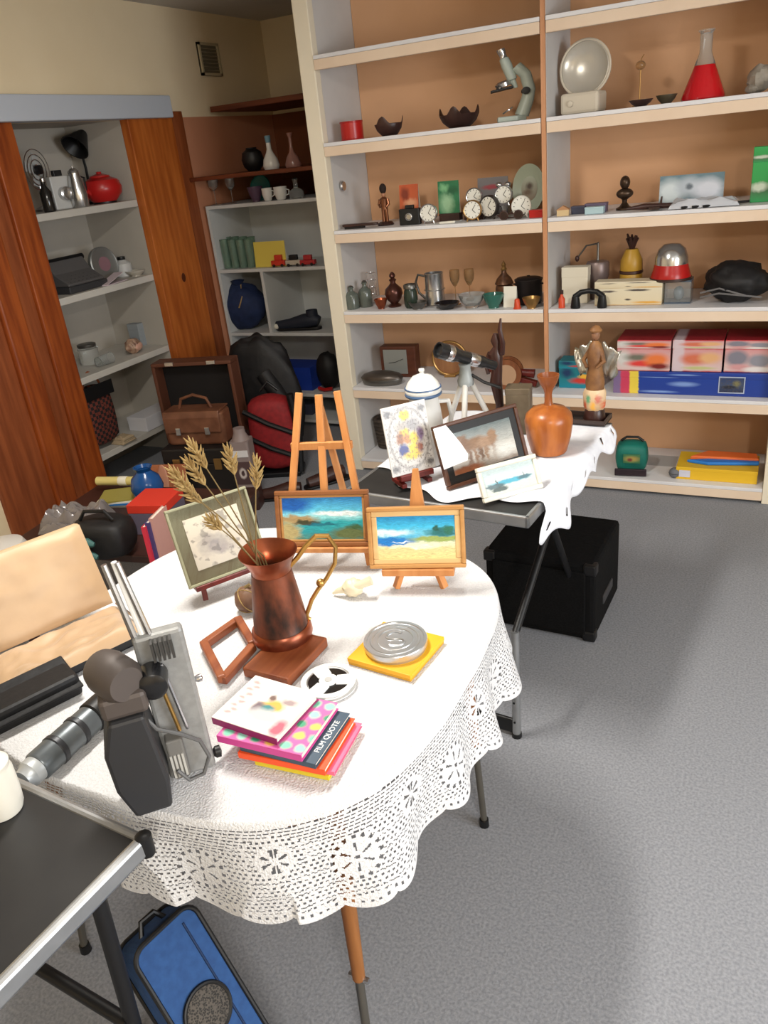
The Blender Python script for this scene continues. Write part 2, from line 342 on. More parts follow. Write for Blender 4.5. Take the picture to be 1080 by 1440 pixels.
# lace cloth: real holes
def lace():
    NU = 1440; rows = 100; top = 10
    per = [0]; pts = [sup(2*PI*k/NU) for k in range(NU)]
    for k in range(NU): per.append(per[-1]+math.hypot(pts[(k+1) % NU][0]-pts[k][0], pts[(k+1) % NU][1]-pts[k][1]))
    TOT = per[-1]; v = []; f = []
    nsc = 40
    def drop(k):
        a = 2*PI*k/NU; c = .165 + .035*abs(math.sin(2*a))**2 + .012*math.sin(3*a+1)
        sc = abs(math.sin(PI*nsc*per[k]/TOT))
        return c + .014*sc**.6
    for j in range(top+1):                       # flat top rings, the outer three fine
        fr = [0, .2, .4, .55, .68, .78, .86, .91, .95, .98, .995][j]
        for k in range(NU):
            v.append((pts[k][0]*fr, pts[k][1]*fr, -.0006+.0005*math.sin(k*.05+j)*(j/top)))
    for j in range(1, rows+1):
        t = j/rows
        for k in range(NU):
            a = 2*PI*k/NU; L = drop(k); s = t*L; x, y = pts[k]; n = Vector((x, y)).normalized()
            fold = .018*math.sin(a*17+.6*math.sin(a*3)) + .012*math.sin(a*9+2)
            out = .006*min(1, s/.012) + .26*s*(.55+.45*math.sin(a*2+.4)**2)*.6 + fold*(t**1.2)
            dz = -s*.97 if s > .012 else -s*s/.012*.97
            if n.y < -.80: out = min(out, .030)
            v.append((x+n.x*out, y+n.y*out, dz))
    def hole(u, s, L, k):
        e = L-s
        if e < .010 or s < .012: return False
        if e < .015: return (u*1000) % 13 < 4.5
        if e < .022: return False
        P_ = TOT/13; ph = (u % P_)/P_-.5; zig = .022+.050*(1-abs(ph)*2)
        q = Vector((ph*P_, s-.104)); fl = q.length; ang = math.atan2(q.y, q.x)
        row = int(s/.0064)
        if fl < .044:                                        # flower
            if fl < .004: return True
            if fl < .011: return False
            if fl < .028: return math.cos(ang*6) < -.86
            if fl < .033: return False
            return math.cos(ang*16) > .25 and fl > .035 and fl < .042
        if s < zig:                                          # band of fine slits
            return (s % .0064) < .0022 and ((u+row*.0025) % .0105) < .0078
        q2 = Vector(((abs(ph)-.5)*P_, s-.070)); f2 = q2.length; a2 = math.atan2(q2.y, q2.x)
        if f2 < .030: return .007 < f2 < .022 and math.cos(a2*7) > .55
        return ((s % .0082) < .0036) and ((u+row*.0048) % .0096) < .0046
    for j in range(top+rows):
        for k in range(NU):
            k2 = (k+1) % NU
            if j >= top:
                L = drop(k); s = (j-top+.5)/rows*L
                if hole(per[k], s, L, k): continue
            f.append((j*NU+k, j*NU+k2, (j+1)*NU+k2, (j+1)*NU+k))
    m = MB(); m.v = v; m.f = f
    return m
M_cloth = mat('white_lace', (228, 228, 229), .9, c2=(216, 216, 218), scale=260, bump=.9, spec=.15)
lc = lace().build('lace_tablecloth', M_cloth, smooth=True, ang=3, merge=True, loc=(NC[0], NC[1], ZN))
tag(lc, 'white lace tablecloth with scalloped hem draped over the rounded table', 'tablecloth')
# ================================================================ far folding table
ZF = .725; FC = Vector((-.745, 2.115, 0)); FR = math.radians(-5.5)
ft_ = T('folding_table', 'black-topped folding table with aluminium edges and a white cloth over it', 'table', FC, FR)
fw, fd = .56, .74
MB().box(-fw/2+.012, fw/2-.012, -fd/2+.012, fd/2-.012, ZF-.028, ZF-.002).build('table_top', mat('black_laminate', (34, 33, 33), .5, c2=(40, 39, 38), scale=30), ft_)
for b in ((-fw/2, fw/2, -fd/2, -fd/2+.013), (-fw/2, fw/2, fd/2-.013, fd/2), (-fw/2, -fw/2+.013, -fd/2, fd/2), (fw/2-.013, fw/2, -fd/2, fd/2)):
    MB().box(*b, ZF-.032, ZF).build('edge_strip', M_alu, ft_, bevel=.004)
fi = (Matrix.Translation(FC) @ Matrix.Rotation(FR, 4, 'Z')).inverted()
def scissor(xs, sgn):
    foot = (fi @ Vector((-.52, 1.728, 0))); foot.x = xs
    topb = Vector((xs, .12, ZF-.03)); kn = Vector((xs, foot.y+.012, .33))
    l = MB().tube([topb, kn+Vector((0, 0, .02))], .011, 10).build('leg', M_black, ft_, True)
    MB().tube([kn+Vector((0, 0, .03)), foot+Vector((0, 0, .012))], .0125, 12).build('lower_tube', M_alu, l, True)
    MB().tube([foot+Vector((0, 0, .014)), foot], .015, 10).build('rubber_foot', M_black, l, True)
    for k in range(4): MB().at(Vector((xs, foot.y-.012, .06+.07*k)), (PI/2, 0, 0)).lathe([(.0035, 0), (.0035, .002)], 8).build('hole', M_black, l)
    foot2 = Vector((xs-sgn*.02, fd/2-.06, 0)); top2 = Vector((xs-sgn*.02, -.10, ZF-.03))
    l2 = MB().tube([top2, foot2+Vector((0, 0, .012))], .011, 10).build('leg', M_black, ft_, True)
    MB().tube([foot2+Vector((0, 0, .014)), foot2], .015, 10).build('rubber_foot', M_black, l2, True)
    return foot
fR = scissor(fw/2-.055, 1); fL = scissor(-fw/2+.03, -1)
MB().box(fL.x, fR.x, fR.y-.006, fR.y+.006, .012, .062).build('crossbar', M_black, ft_, bevel=.004)
MB().box(fL.x, fR.x, fd/2-.066, fd/2-.054, .03, .07).build('crossbar', M_black, ft_, bevel=.004)
# white cloth over the far table: ragged front edge, hangs over the right side
def cloth2():
    nx, ny = 70, 60; v = []; f = []
    x0 = -fw/2+.01
    for j in range(ny+1):
        tj = j/ny
        for i in range(nx+1):
            ti = i/nx
            front = -fd/2 + .06 + .03*math.sin(ti*9+.5) + .018*math.sin(ti*23) + .10*max(0, .22-ti)/.22
            back = fd/2 - .02 + .01*math.sin(ti*12)
            over = .065+.055*math.exp(-((tj-.2)/.25)**2)+.015*math.sin(tj*30)
            front = front - .02*max(0, ti-.75)/.25
            L = fw+.005-.02+over; s = ti*L; y = front+(back-front)*tj
            if s <= fw-.008: x = x0+s; z = .004+.003*math.sin(s*24+y*15)*math.sin(y*21)
            else:
                q = s-(fw-.008); x = x0+fw-.008+.012*min(1, q/.02)+.10*q+.014*math.sin(y*26)*min(1, q/.1); z = .003-q*.95
            if abs(z) < .004: z = max(z, .002)
            v.append((x, y, z))
    for j in range(ny):
        for i in range(nx):
            tj = j/ny; ti = i/nx
            if ti > .86 and (i % 7 in (2, 3)) and (j % 9 in (3,)) : continue
            f.append((j*(nx+1)+i, j*(nx+1)+i+1, (j+1)*(nx+1)+i+1, (j+1)*(nx+1)+i))
    m = MB(); m.v = v; m.f = f; return m
o = cloth2().build('white_tablecloth', mat('white_cotton', (236, 238, 244), .9, c2=(228, 230, 238), scale=40, bump=.2), smooth=True, ang=3, loc=(FC.x, FC.y, ZF), rot=(0, 0, FR))
sd = o.modifiers.new('thick', 'SOLIDIFY'); sd.thickness = .0012; sd.offset = 1
tag(o, 'plain white cotton cloth with eyelets spread over the black folding table', 'tablecloth')
# ================================================================ black table at the corner, with its mug
ZK = .75; kc = P(210, 1175, ZK)
kt = T('folding_table', 'black-topped folding table with rounded aluminium edging beside the blue bag', 'table', (kc.x, kc.y, 0), math.radians(-4))
bw, bd = .80, .55
MB().box(-bw+.012, -.012, -bd+.012, -.012, ZK-.028, ZK-.001).build('table_top', mat('black_board', (30, 29, 30), .42, c2=(36, 35, 35), scale=12), kt)
for a, b in (((-bw, -.008), (0, -.008)), ((-bw, -bd+.008), (0, -bd+.008))): MB().bar((a[0], a[1], ZK-.014), (b[0], b[1], ZK-.014), .016, .034).build('edge_strip', M_alu, kt, bevel=.006)
for x in (-.008, -bw+.008): MB().bar((x, -bd, ZK-.014), (x, 0, ZK-.014), .016, .034).build('edge_strip', M_alu, kt, bevel=.006)
for x, y in ((-.006, -.006), (-.006, -bd+.006)): MB().at((x, y, ZK-.031)).lathe([(.011, 0), (.012, .034), (.007, .037)], 12).build('corner_cap', M_black, kt, True)
for x in (-.07, -bw+.09):
    for y0, y1 in ((-.06, -.10), (-bd+.06, -bd+.03)):
        MB().tube([(x, y0, ZK-.03), (x, y1, 0.0)], .0125, 10).build('leg', M_black, kt, True)
    MB().tube([(x, -.09, .28), (x, -bd+.04, .28)], .011, 10).build('crossbar', M_black, kt, True)
MB().tube([(-.07, -.085, .40), (-bw+.09, -.085, .40)], .011, 10).build('crossbar', M_black, kt, True)
B = P(6, 1138, ZK)
r = .032; hh = ht(B, 6, 1052)
t = T('white_jar', 'white ceramic jar standing on the black folding table', 'jar', B)
MB().lathe([(0, 0), (r*.86, 0), (r*.95, .008), (r, .03), (r, hh*.7), (r*.9, hh*.8)], 28).build('body', mat('cream_ceramic', (226, 222, 210), .3, c2=(218, 214, 202), scale=8), t, True)
MB().lathe([(r*.94, hh*.8), (r*.96, hh*.86), (r*.7, hh*.95), (.01, hh*.97), (.009, hh), (0, hh)], 28).build('lid', mat('cream_ceramic'), t, True)
# ================================================================ black box under the far table
B1 = P(835, 905, 0); B0 = P(686, 876, 0); B2 = P(858, 845, 0)
hb = ht(B2, 857, 742)
yw = math.atan2((B1-B0).y, (B1-B0).x); wb = (B1-B0).length; db = .36
t = T('speaker_box', 'large black carpeted speaker box on the floor under the far folding table', 'speaker', B0, yw)
MB().box(0, wb, 0, db, .006, hb).build('cabinet', mat('black_felt', (13, 13, 14), .95, c2=(18, 18, 19), scale=90, bump=.3, spec=.15), t, bevel=.015)
MB().box(.03, wb-.03, -.008, .002, .03, hb-.03).build('grille', mat('black_grille', (9, 9, 10), .8, kind='vor', c2=(16, 16, 17), scale=160, spec=.15), t, bevel=.004)
for x in (0.0, wb-.035):
    for z in (.006, hb-.04): MB().box(x-.004, x+.039, -.004, .035, z-.002, z+.038).build('corner_cap', M_black, t, bevel=.006)
MB().box(wb-.002, wb+.006, .11, .24, hb*.30, hb*.42).build('handle_plate', mat('dark_grey_plastic', (52, 52, 54), .5), t, bevel=.004)
for x in (.04, wb-.04):
    for y in (.05, db-.05): MB().at((x, y, 0)).lathe([(.018, 0), (.018, .008)], 12).build('foot', M_black, t)
# ================================================================ blue bag with mesh pocket, leaning below the black table
A_ = P(190, 1340, .42); B_ = P(262, 1272, .42); C_ = P(385, 1445, .18)
ex = (B_-A_); wbag = ex.length*1.18; ex.normalize(); ez = (B_-C_); ez = (ez-ex*ez.dot(ex)).normalized(); nn = ex.cross(ez)
topc = (A_+B_)/2; lb_ = topc.z/ez.z-.03; dbag = .075
base = topc-ez*lb_
bg = T('blue_bag', 'blue fabric bag with black piping and a round black mesh panel, leaning under the tables', 'bag')
bg.matrix_world = Matrix(((ex.x, -nn.x, ez.x, base.x), (ex.y, -nn.y, ez.y, base.y), (ex.z, -nn.z, ez.z, base.z), (0, 0, 0, 1)))
M_blue = mat('blue_canvas', (40, 78, 130), .85, c2=(34, 68, 118), scale=60, bump=.2)
pol = rrect(wbag, lb_-.03, .026); cz = (lb_-.03)/2+.03
m = MB(); m.M = Matrix.Translation((0, 0, cz)) @ Matrix.Rotation(PI/2, 4, 'X'); m.prism(pol, -dbag, 0); m.build('body', M_blue, bg, bevel=.006)
for yy in (0, dbag): MB().tube([(x, yy, cz+y) for x, y in pol], .0045, 8, True).build('piping', M_black, bg, True)
MB().tube([(wbag*.26, -.001, .06), (wbag*.26, -.001, lb_-.02)], .0022, 6).build('seam', mat('dark_blue_seam', (22, 44, 80), .8), bg, True)
m = MB(); m.M = Matrix.Translation((-.006, 0, lb_-.165)) @ Matrix.Rotation(PI/2, 4, 'X'); m.lathe([(.042, -.002), (.042, .003), (.038, .006), (0, .008)], 32); m.build('mesh_panel', mat('black_mesh', (40, 38, 36), .8, kind='vor', c2=(84, 78, 72), scale=300), bg, True)
m.v = []; m.f = []; m.ring(.043, .004, (0, 0, .003), 32); m.build('mesh_rim', M_black, bg, True)
MB().tube([(-wbag*.2, dbag*.5, lb_-.004), (-wbag*.1, dbag*.5, lb_+.02), (wbag*.1, dbag*.5, lb_+.02), (wbag*.2, dbag*.5, lb_-.004)], .005, 8).build('handle', M_black, bg, True)
# ================================================================ things on the lace table
M_pine = wood('easel_pine', (206, 142, 84), (188, 122, 66), .5, 'Z', 6)
M_redw = wood('red_stain_wood', (110, 30, 22), (86, 22, 16), .45, 'Z', 6)
M_gilt = wood('frame_gilt', (186, 136, 80), (166, 114, 62), .4, 'X', 5)
def line(p1, p2, z):
    a = P(*p1, z); b = P(*p2, z); d = b-a; return a, b, (a+b)/2, d.length, math.atan2(d.y, d.x)
def solve_h(base, yaw, tilt, ty):
    """height of a sheet leaning back by tilt whose top edge shows at pixel row ty"""
    n = Vector((-math.sin(yaw), math.cos(yaw), 0)); lo, hi = .01, 1.5
    for _ in range(50):
        h = (lo+hi)/2; q = Vector(base)+n*(h*math.sin(tilt))+Vector((0, 0, h*math.cos(tilt)))
        if proj(q)[1] > ty: lo = h
        else: hi = h
    return h
def framed(parent, w, h, fwid, dep, mfr, mpic, tilt, z0=0, y0=0, mat_w=0, m_mat=None, inner=None, glass=False, x0=0):
    """picture: four frame bars, optional mount, painted sheet, backing; leans back by tilt about its lower edge"""
    Mx = Matrix.Translation((x0, y0, z0)) @ Matrix.Rotation(-tilt, 4, 'X')
    def nb(): m = MB(); m.M = Mx; return m
    def prof(a, b, ins):
        return a, b
    for nm, bx in (('frame_bar', (-w/2, w/2, 0, dep, 0, fwid)), ('frame_bar', (-w/2, w/2, 0, dep, h-fwid, h)), ('frame_bar', (-w/2, -w/2+fwid, 0, dep, fwid, h-fwid)), ('frame_bar', (w/2-fwid, w/2, 0, dep, fwid, h-fwid))):
        nb().box(*bx).build(nm, mfr, parent, bevel=min(.003, fwid*.25))
    iw, ih, z1 = w-2*fwid, h-2*fwid, fwid
    if inner:
        k, mi = inner
        for bx in ((-iw/2, iw/2, .004, dep, z1, z1+k), (-iw/2, iw/2, .004, dep, h-fwid-k, h-fwid), (-iw/2, -iw/2+k, .004, dep, z1+k, h-fwid-k), (iw/2-k, iw/2, .004, dep, z1+k, h-fwid-k)):
            nb().box(*bx).build('inner_bar', mi, parent, bevel=min(.002, k*.3))
        iw -= 2*k; ih -= 2*k; z1 += k
    if mat_w:
        nb().box(-iw/2, iw/2, .006, .008, z1, z1+ih).build('mount', m_mat, parent)
        nb().box(-iw/2+mat_w, iw/2-mat_w, .0045, .0062, z1+mat_w, z1+ih-mat_w).build('painting', mpic, parent)
    else:
        nb().box(-iw/2, iw/2, .006, .009, z1, z1+ih).build('painting', mpic, parent)
    nb().box(-w/2+fwid*.5, w/2-fwid*.5, dep-.004, dep-.001, fwid*.5, h-fwid*.5).build('backing', mat('backing_card', (120, 96, 70), .9), parent)
# ---- tall easel with cove painting
tilt = math.radians(16)
a, b, mid, L, yw = line((404, 797), (521, 797), ZN)
he = solve_h(mid, yw, tilt, 551)
tE = T('tabletop_easel', 'tall pale pine display easel with three uprights holding the cove painting', 'easel', mid, yw)
def E_(x, s, d=0.0): return (x, s*math.sin(tilt)+d*math.cos(tilt), s*math.cos(tilt)-d*math.sin(tilt)+.0)
xt = .44*L*.5
for sx in (-1, 1): MB().bar(E_(sx*L*.5, .004), E_(sx*xt, he), .016, .012).build('front_leg', M_pine, tE, bevel=.0015)
MB().bar(E_(0, .05, .004), E_(0, he*.985, .004), .017, .011).build('centre_post', M_pine, tE, bevel=.0015)
MB().bar(E_(-L*.36, he*.70, .004), E_(L*.36, he*.70, .004), .011, .018).build('crossbar', M_pine, tE, bevel=.0015)
MB().bar((0, he*.9*math.sin(tilt)+.012, he*.87), (0, he*.62, .004), .016, .012).build('rear_leg', M_pine, tE, bevel=.0015)
zl = .052
MB().bar(E_(-L*.53, zl, -.02), E_(L*.53, zl, -.02), .036, .013).build('ledge', M_pine, tE, bevel=.002)
cove = pic('cove_painting', [(0, (86, 128, 112)), (.18, (40, 150, 160)), (.42, (44, 168, 178)), (.55, (150, 220, 226)), (.7, (90, 190, 224)), (1, (36, 130, 196))],
           [(.18, .48, .26, .10, (166, 140, 96), .4), (.3, .40, .16, .05, (70, 70, 56), .4), (.06, .2, .16, .22, (176, 160, 110), .5), (.85, .15, .24, .14, (96, 110, 66), .5), (.1, .85, .26, .2, (20, 90, 170), .6), (.7, .62, .3, .05, (232, 246, 248), .6), (.26, .44, .07, .05, (60, 62, 40), .5), (.9, .3, .1, .06, (60, 96, 60), .5), (.5, .36, .2, .03, (20, 110, 130), .6)], warp=.08, scale=9, sk=.6, brush=.28)
pw = L*1.10
tP = T('framed_painting', 'turquoise cove seascape in a bronze wood frame on the tall easel', 'painting', mid+Vector((-math.sin(yw), math.cos(yw), 0))*(zl*math.sin(tilt)-.030)+Vector((0, 0, zl*math.cos(tilt)+.0125)), yw)
hp = solve_h(tP.location, yw, tilt, 690)
framed(tP, pw, hp, .011, .014, wood('frame_bronze', (150, 96, 56), (128, 78, 42), .4, 'X', 5), cove, tilt, inner=(.006, M_gilt))
# ---- small easel with beach painting
a, b, mid, L, yw = line((556, 829), (627, 829), ZN)
tilt2 = math.radians(14)
tE = T('tabletop_easel', 'small pine display easel with a pointed back holding the beach painting', 'easel', mid, yw)
he2 = solve_h(mid, yw, tilt2, 660)
def E2(x, s, d=0.0): return (x, s*math.sin(tilt2)+d*math.cos(tilt2), s*math.cos(tilt2)-d*math.sin(tilt2))
for sx in (-1, 1): MB().bar(E2(sx*L*.48, .004), E2(sx*L*.30, .06), .016, .012).build('front_leg', M_pine, tE, bevel=.0015)
pm = MB(); pm.M = Matrix.Rotation(-tilt2, 4, 'X') @ Matrix.Translation((0, .012, 0)) @ Matrix.Rotation(PI/2, 4, 'X')
pm.prism([(-.034, .045), (.034, .045), (.006, he2), (-.006, he2)], -.006, .006); pm.build('back_board', M_pine, tE, bevel=.0012)
MB().bar((0, he2*.8*math.sin(tilt2)+.02, he2*.75), (0, he2*.55, .004), .014, .01).build('rear_leg', M_pine, tE, bevel=.0012)
zl2 = .050
MB().bar(E2(-L*.70, zl2, -.014), E2(L*.70, zl2, -.014), .034, .016).build('ledge', M_pine, tE, bevel=.002)
beach = pic('beach_painting', [(0, (222, 206, 140)), (.25, (216, 204, 146)), (.38, (226, 226, 196)), (.45, (60, 160, 206)), (.6, (110, 196, 224)), (.75, (60, 180, 220)), (1, (20, 134, 192))],
            [(.18, .42, .28, .10, (24, 120, 196), .4), (.12, .62, .3, .07, (214, 236, 244), .6), (.8, .46, .36, .08, (150, 168, 90), .4), (.84, .62, .2, .09, (34, 110, 112), .5), (.5, .3, .3, .05, (240, 236, 206), .6), (.76, .70, .05, .08, (30, 90, 80), .4), (.92, .68, .06, .1, (40, 110, 90), .4), (.3, .40, .1, .02, (240, 250, 250), .5)], warp=.08, scale=9, sk=.6, brush=.25)
tP = T('framed_painting', 'sandy beach seascape in a pale gilt wood frame on the small easel', 'painting', mid+Vector((-math.sin(yw), math.cos(yw), 0))*(zl2*math.sin(tilt2)-.026)+Vector((0, 0, zl2*math.cos(tilt2)+.013)), yw+.02)
pw2 = (P(660, 790, .76)-P(530, 785, .76)).length
hp2 = solve_h(tP.location, yw, tilt2, 713)
framed(tP, pw2, hp2, .009, .016, wood('frame_pale', (196, 146, 88), (178, 126, 70), .4, 'X', 5), beach, tilt2, inner=(.012, wood('frame_inner', (226, 190, 134), (212, 172, 116), .4, 'X', 5)))
# ---- sage mounted sketch on dark red easel
tilt3 = math.radians(20)
a, b, mid, L, yw = line((264, 826), (372, 786), ZN+.045)
base = Vector((mid.x, mid.y, ZN))
tE = T('tabletop_easel', 'dark red stained little easel holding the sage green mounted sketch', 'easel', base, yw)
for sx in (-1, 1): MB().bar((sx*L*.34, -.012, .004), (sx*L*.26, .04, .16), .012, .012).build('front_leg', M_redw, tE, bevel=.0015)
MB().bar((-L*.44, -.010, .043), (L*.44, -.010, .043), .03, .012).build('ledge', M_redw, tE, bevel=.002)
MB().bar((0, .05, .15), (0, .14, .004), .012, .012).build('rear_leg', M_redw, tE, bevel=.0015)
MB().bar((-L*.27, .046, .15), (L*.27, .046, .15), .012, .012).build('crossbar', M_redw, tE, bevel=.0015)
sk = pic('faded_sketch', [(0, (186, 176, 160)), (.5, (198, 188, 170)), (1, (206, 196, 176))], [(.4, .42, .2, .12, (140, 132, 128), .7), (.5, .28, .22, .08, (150, 140, 134), .7), (.3, .55, .12, .08, (160, 150, 140), .7)], warp=.14, scale=9, detail=5)
tP = T('mounted_sketch', 'faded pencil sketch in a wide sage green mount', 'picture', (mid.x+math.sin(yw)*.022, mid.y-math.cos(yw)*.022, ZN+.0495), yw)
hs = solve_h(tP.location, yw, tilt3, 701)
framed(tP, L*1.02, hs, .006, .010, mat('sage_frame', (150, 148, 120), .6), sk, tilt3, mat_w=.026, m_mat=mat('sage_mount', (172, 170, 140), .8, c2=(164, 162, 132), scale=10))
# ---- copper jug on wooden book rest
M_cop = mat('copper', (176, 96, 62), .32, .85, c2=(120, 66, 48), scale=14, bump=.15)
M_copd = mat('tarnished_copper', (140, 80, 58), .42, .75, c2=(58, 46, 42), scale=24, stretch=(1, 1, .45), bump=.35)
M_brass = mat('brass', (184, 146, 84), .35, .9)
ZJ = ZN+.022
J = P(398, 893, ZJ); J.z = ZJ
c1 = P(363, 930, ZJ); c2_ = P(404, 955, ZJ); c3 = P(460, 896, ZJ)
yb_ = math.atan2((c3-c2_).y, (c3-c2_).x); sw = (c3-c2_).length
t = T('wooden_stand', 'reddish wooden stand with square board and open hinged frame under the copper jug', 'stand', (c2_.x, c2_.y, ZN), yb_)
M_rw = wood('stand_wood', (150, 84, 48), (124, 62, 34), .45, 'X', 6)
MB().box(0, sw, 0, .105, 0, .022).build('board', M_rw, t, bevel=.003)
q = [Matrix.Rotation(-yb_, 4, 'Z') @ (P(x, y, ZN+.012)-Vector((c2_.x, c2_.y, ZN))) for x, y in ((287, 907), (335, 873), (356, 909), (313, 958))]
for k in range(4):
    A_ = q[k]; B_ = q[(k+1) % 4]; MB().bar((A_.x, A_.y, .0125+(.004 if k % 2 else 0)), (B_.x, B_.y, .0125+(.004 if k % 2 else 0)), .017, .017).build('frame_bar', M_rw, t, bevel=.003)
hj = ht(J, 380, 775)
s_ = mpp(J)
R0 = 39*s_
t = T('copper_jug', 'tall tarnished copper jug with flared rim and curling brass handle', 'jug', J, 0)
pr = [(R0*.96, 0), (R0*1.06, .004), (R0*1.06, .014), (R0*.98, .02), (R0*.92, hj*.3), (R0*.78, hj*.62), (R0*.70, hj*.78)]
MB().lathe(pr+[(R0*.66, hj*.78), (R0*.74, hj*.6), (R0*.88, hj*.3), (R0*.9, .03), (0, .03)], 36).build('body', M_copd, t, True)
MB().lathe([(R0*1.07, .0), (R0*1.1, .006), (R0*1.07, .02), (R0*.99, .026)], 36).build('foot_ring', M_cop, t, True)
MB().lathe([(R0*.69, hj*.77), (R0*.70, hj*.82), (R0*.82, hj*.9), (R0*1.0, hj*.99), (R0*1.02, hj), (R0*.99, hj), (R0*.78, hj*.9), (R0*.66, hj*.82), (R0*.66, hj*.77), (R0*.69, hj*.77)], 36, sq=lambda a, z: 1+.16*max(0, math.cos(a-2.6))**6*(max(0, z-.8*hj)/(.2*hj))).build('rim', M_cop, t, True)
hd = []
cr_, sr_ = math.cos(.62), math.sin(.62)
for u, z in ((.66, .80), (.98, .88), (1.28, .98), (1.7, 1.08), (2.1, 1.06), (2.32, .92), (2.22, .74), (1.85, .58), (1.5, .47), (1.22, .36), (1.06, .26), (.96, .20), (.97, .15), (1.05, .13)):
    hd.append((R0*u*cr_, R0*u*sr_, hj*z))
MB().tube(hd, [.0052]*5+[.0045]*9, 8).build("handle", M_brass, t, True)
MB().ell((R0*1.62*cr_, R0*1.62*sr_, hj*.54), (.009, .009, .009)).build('handle_stud', M_brass, t, True)
# dried grasses
M_straw = mat('straw', (176, 150, 98), .8, c2=(150, 122, 74), scale=60)
M_stalk = mat('stalk', (124, 104, 66), .8)
Jt = J+Vector((0, 0, hj*.9))
GR = [((255, 684), .055, 1.0, .0), ((272, 630), .05, 1.05, .02), ((268, 655), .05, .95, .03), ((322, 640), .045, 1.0, .0), ((360, 655), .05, .9, .03), ((300, 735), .03, .9, -.02), ((247, 668), .05, 1.0, -.02)]
grl = ['topmost pale feathery dried grass stem', 'tallest dried grass stem with a brown open seed head', 'drooping dried grass stem with a long golden head', 'upright dried grass stem with a twisted pale head', 'spiky dried grass stem nearest the jug handle', 'short dried grass stem bending low over the rim', 'outermost dried grass stem leaning farthest from the jug']
for k, ((x, y), hl, th, dy) in enumerate(GR):
    d = ray(x, y); tt = math.hypot(J.x, J.y)/math.hypot(d.x, d.y)*(1.0+dy*.8); tip = CAM+d*tt
    bs_ = J+Vector((R0*.30*math.cos(k*1.1), R0*.30*math.sin(k*1.1), .034)); lip = Jt+Vector((R0*.45*math.cos(2.6+.25*k), R0*.45*math.sin(2.6+.25*k), .0))
    t = T('dried_grass', grl[k]+' standing in the copper jug', 'dried grass', bs_, 0, 'dried grasses in the copper jug')
    MB().tube([(0, 0, 0), lip-bs_, (lip.lerp(tip, .55)-bs_)+Vector((0, 0, .006)), tip-bs_], [.0016, .0015, .0013, .0010], 6).build('stem', M_stalk, t, True)
    hm = MB(); dr = (tip-lip).normalized(); sdv = dr.orthogonal().normalized(); s2v = dr.cross(sdv)
    for j in range(26):
        q0 = tip-dr*(hl*(1-j/26.)*1.1)+dr*.01; a = j*2.4; ou = (sdv*math.cos(a)+s2v*math.sin(a)); rr = .006+.010*math.sin(PI*min(1, (j+3)/26.))
        hm.tube([q0-bs_, q0+ou*rr*.6+dr*.008-bs_, q0+ou*rr+dr*.018-bs_], [.0018, .0022, .0006], 5)
    hm.build('seed_head', M_straw, t, True)
# round basketry ball behind the jug
B = P(352, 858, ZN)
t = T('round_gourd', 'small round brown gourd rattle standing behind the copper jug', 'gourd', B, .3)
rg = 19*mpp(B); MB().ell((0, 0, rg*.97), (rg, rg, rg), 20, 14, f=lambda d: 1+.03*math.cos(8*math.atan2(d.y, d.x))).build('body', mat('gourd_skin', (120, 88, 66), .55, c2=(86, 58, 44), scale=30), t, True)
MB().tube([(0, 0, rg*1.9), (.004, 0, rg*2.05), (.010, 0, rg*2.2)], [.005, .004, .003], 8).build('stalk', M_stalk, t, True)
for k in range(3): MB().at((0, 0, rg*.97), (0.9, .5*k, 1.2*k)).ring(rg*1.01, .0012, n=28, m=5).build('cord', M_straw, t, True)
# cream shell ornament
B = P(498, 838, ZN)
t = T('shell_ornament', 'cream ceramic shell ornament with a tubular spout beside the tall easel', 'ornament', B, .5)
MB().ell((0, 0, .022), (.024, .02, .022), 20, 12, f=lambda d: 1+.07*math.cos(9*math.atan2(d.z, d.x))).build('shell', mat('cream_glaze', (226, 214, 186), .3, c2=(214, 200, 168), scale=18), t, True)
MB().tube([(.0, -.006, .028), (.02, -.012, .034), (.042, -.014, .042)], [.010, .009, .0105], 14).build('spout', mat('cream_glaze'), t, True)
MB().tube([(-.02, 0, .02), (-.035, .006, .014), (-.046, .012, .006)], [.009, .006, .003], 10).build('tail', mat('cream_glaze'), t, True)
# ---- film reel
B = P(463, 964, ZN); rr = 39*mpp(B)
t = T('film_reel', 'small white plastic film reel with dark openings lying on the lace cloth', 'film reel', B+Vector((0, 0, .0005)), .4)
Mr = mat('white_plastic', (232, 232, 230), .35)
for z in (0, .011):
    m = MB()
    m.prism(arc(0, 0, rr, 0, 2*PI*.999, 48), z, z+.0018) if z == 0 else None
    if z == 0: m.build('flange', Mr, t)
m = MB(); N = 48                                   # upper flange: rim ring, three spokes, hub
for z0, z1, ra, rb in ((.011, .0128, rr*.80, rr), (.011, .0128, .0, rr*.34)):
    m.lathe([(ra, z0), (rb, z0), (rb, z1), (ra, z1), (ra, z0)] if ra else [(0, z0), (rb, z0), (rb, z1), (0, z1)], N)
m.build('flange', Mr, t)
for k in range(3):
    a = k*2*PI/3; MB().at((0, 0, 0), (0, 0, a)).prism([(rr*.30, -rr*.26), (rr*.86, -rr*.30), (rr*.86, rr*.30), (rr*.30, rr*.26)], .0111, .0127).build('spoke', Mr, t)
MB().lathe([(rr*.30, .0018), (rr*.74, .0018), (rr*.74, .0105), (rr*.30, .0105), (rr*.30, .0018)], 40).build('film_coil', mat('black_film', (18, 16, 16), .25), t, True)
MB().lathe([(.003, .011), (.007, .011), (.007, .0145), (.003, .0145)], 16).build('hub', mat('hub_grey', (180, 180, 178), .4), t, True)
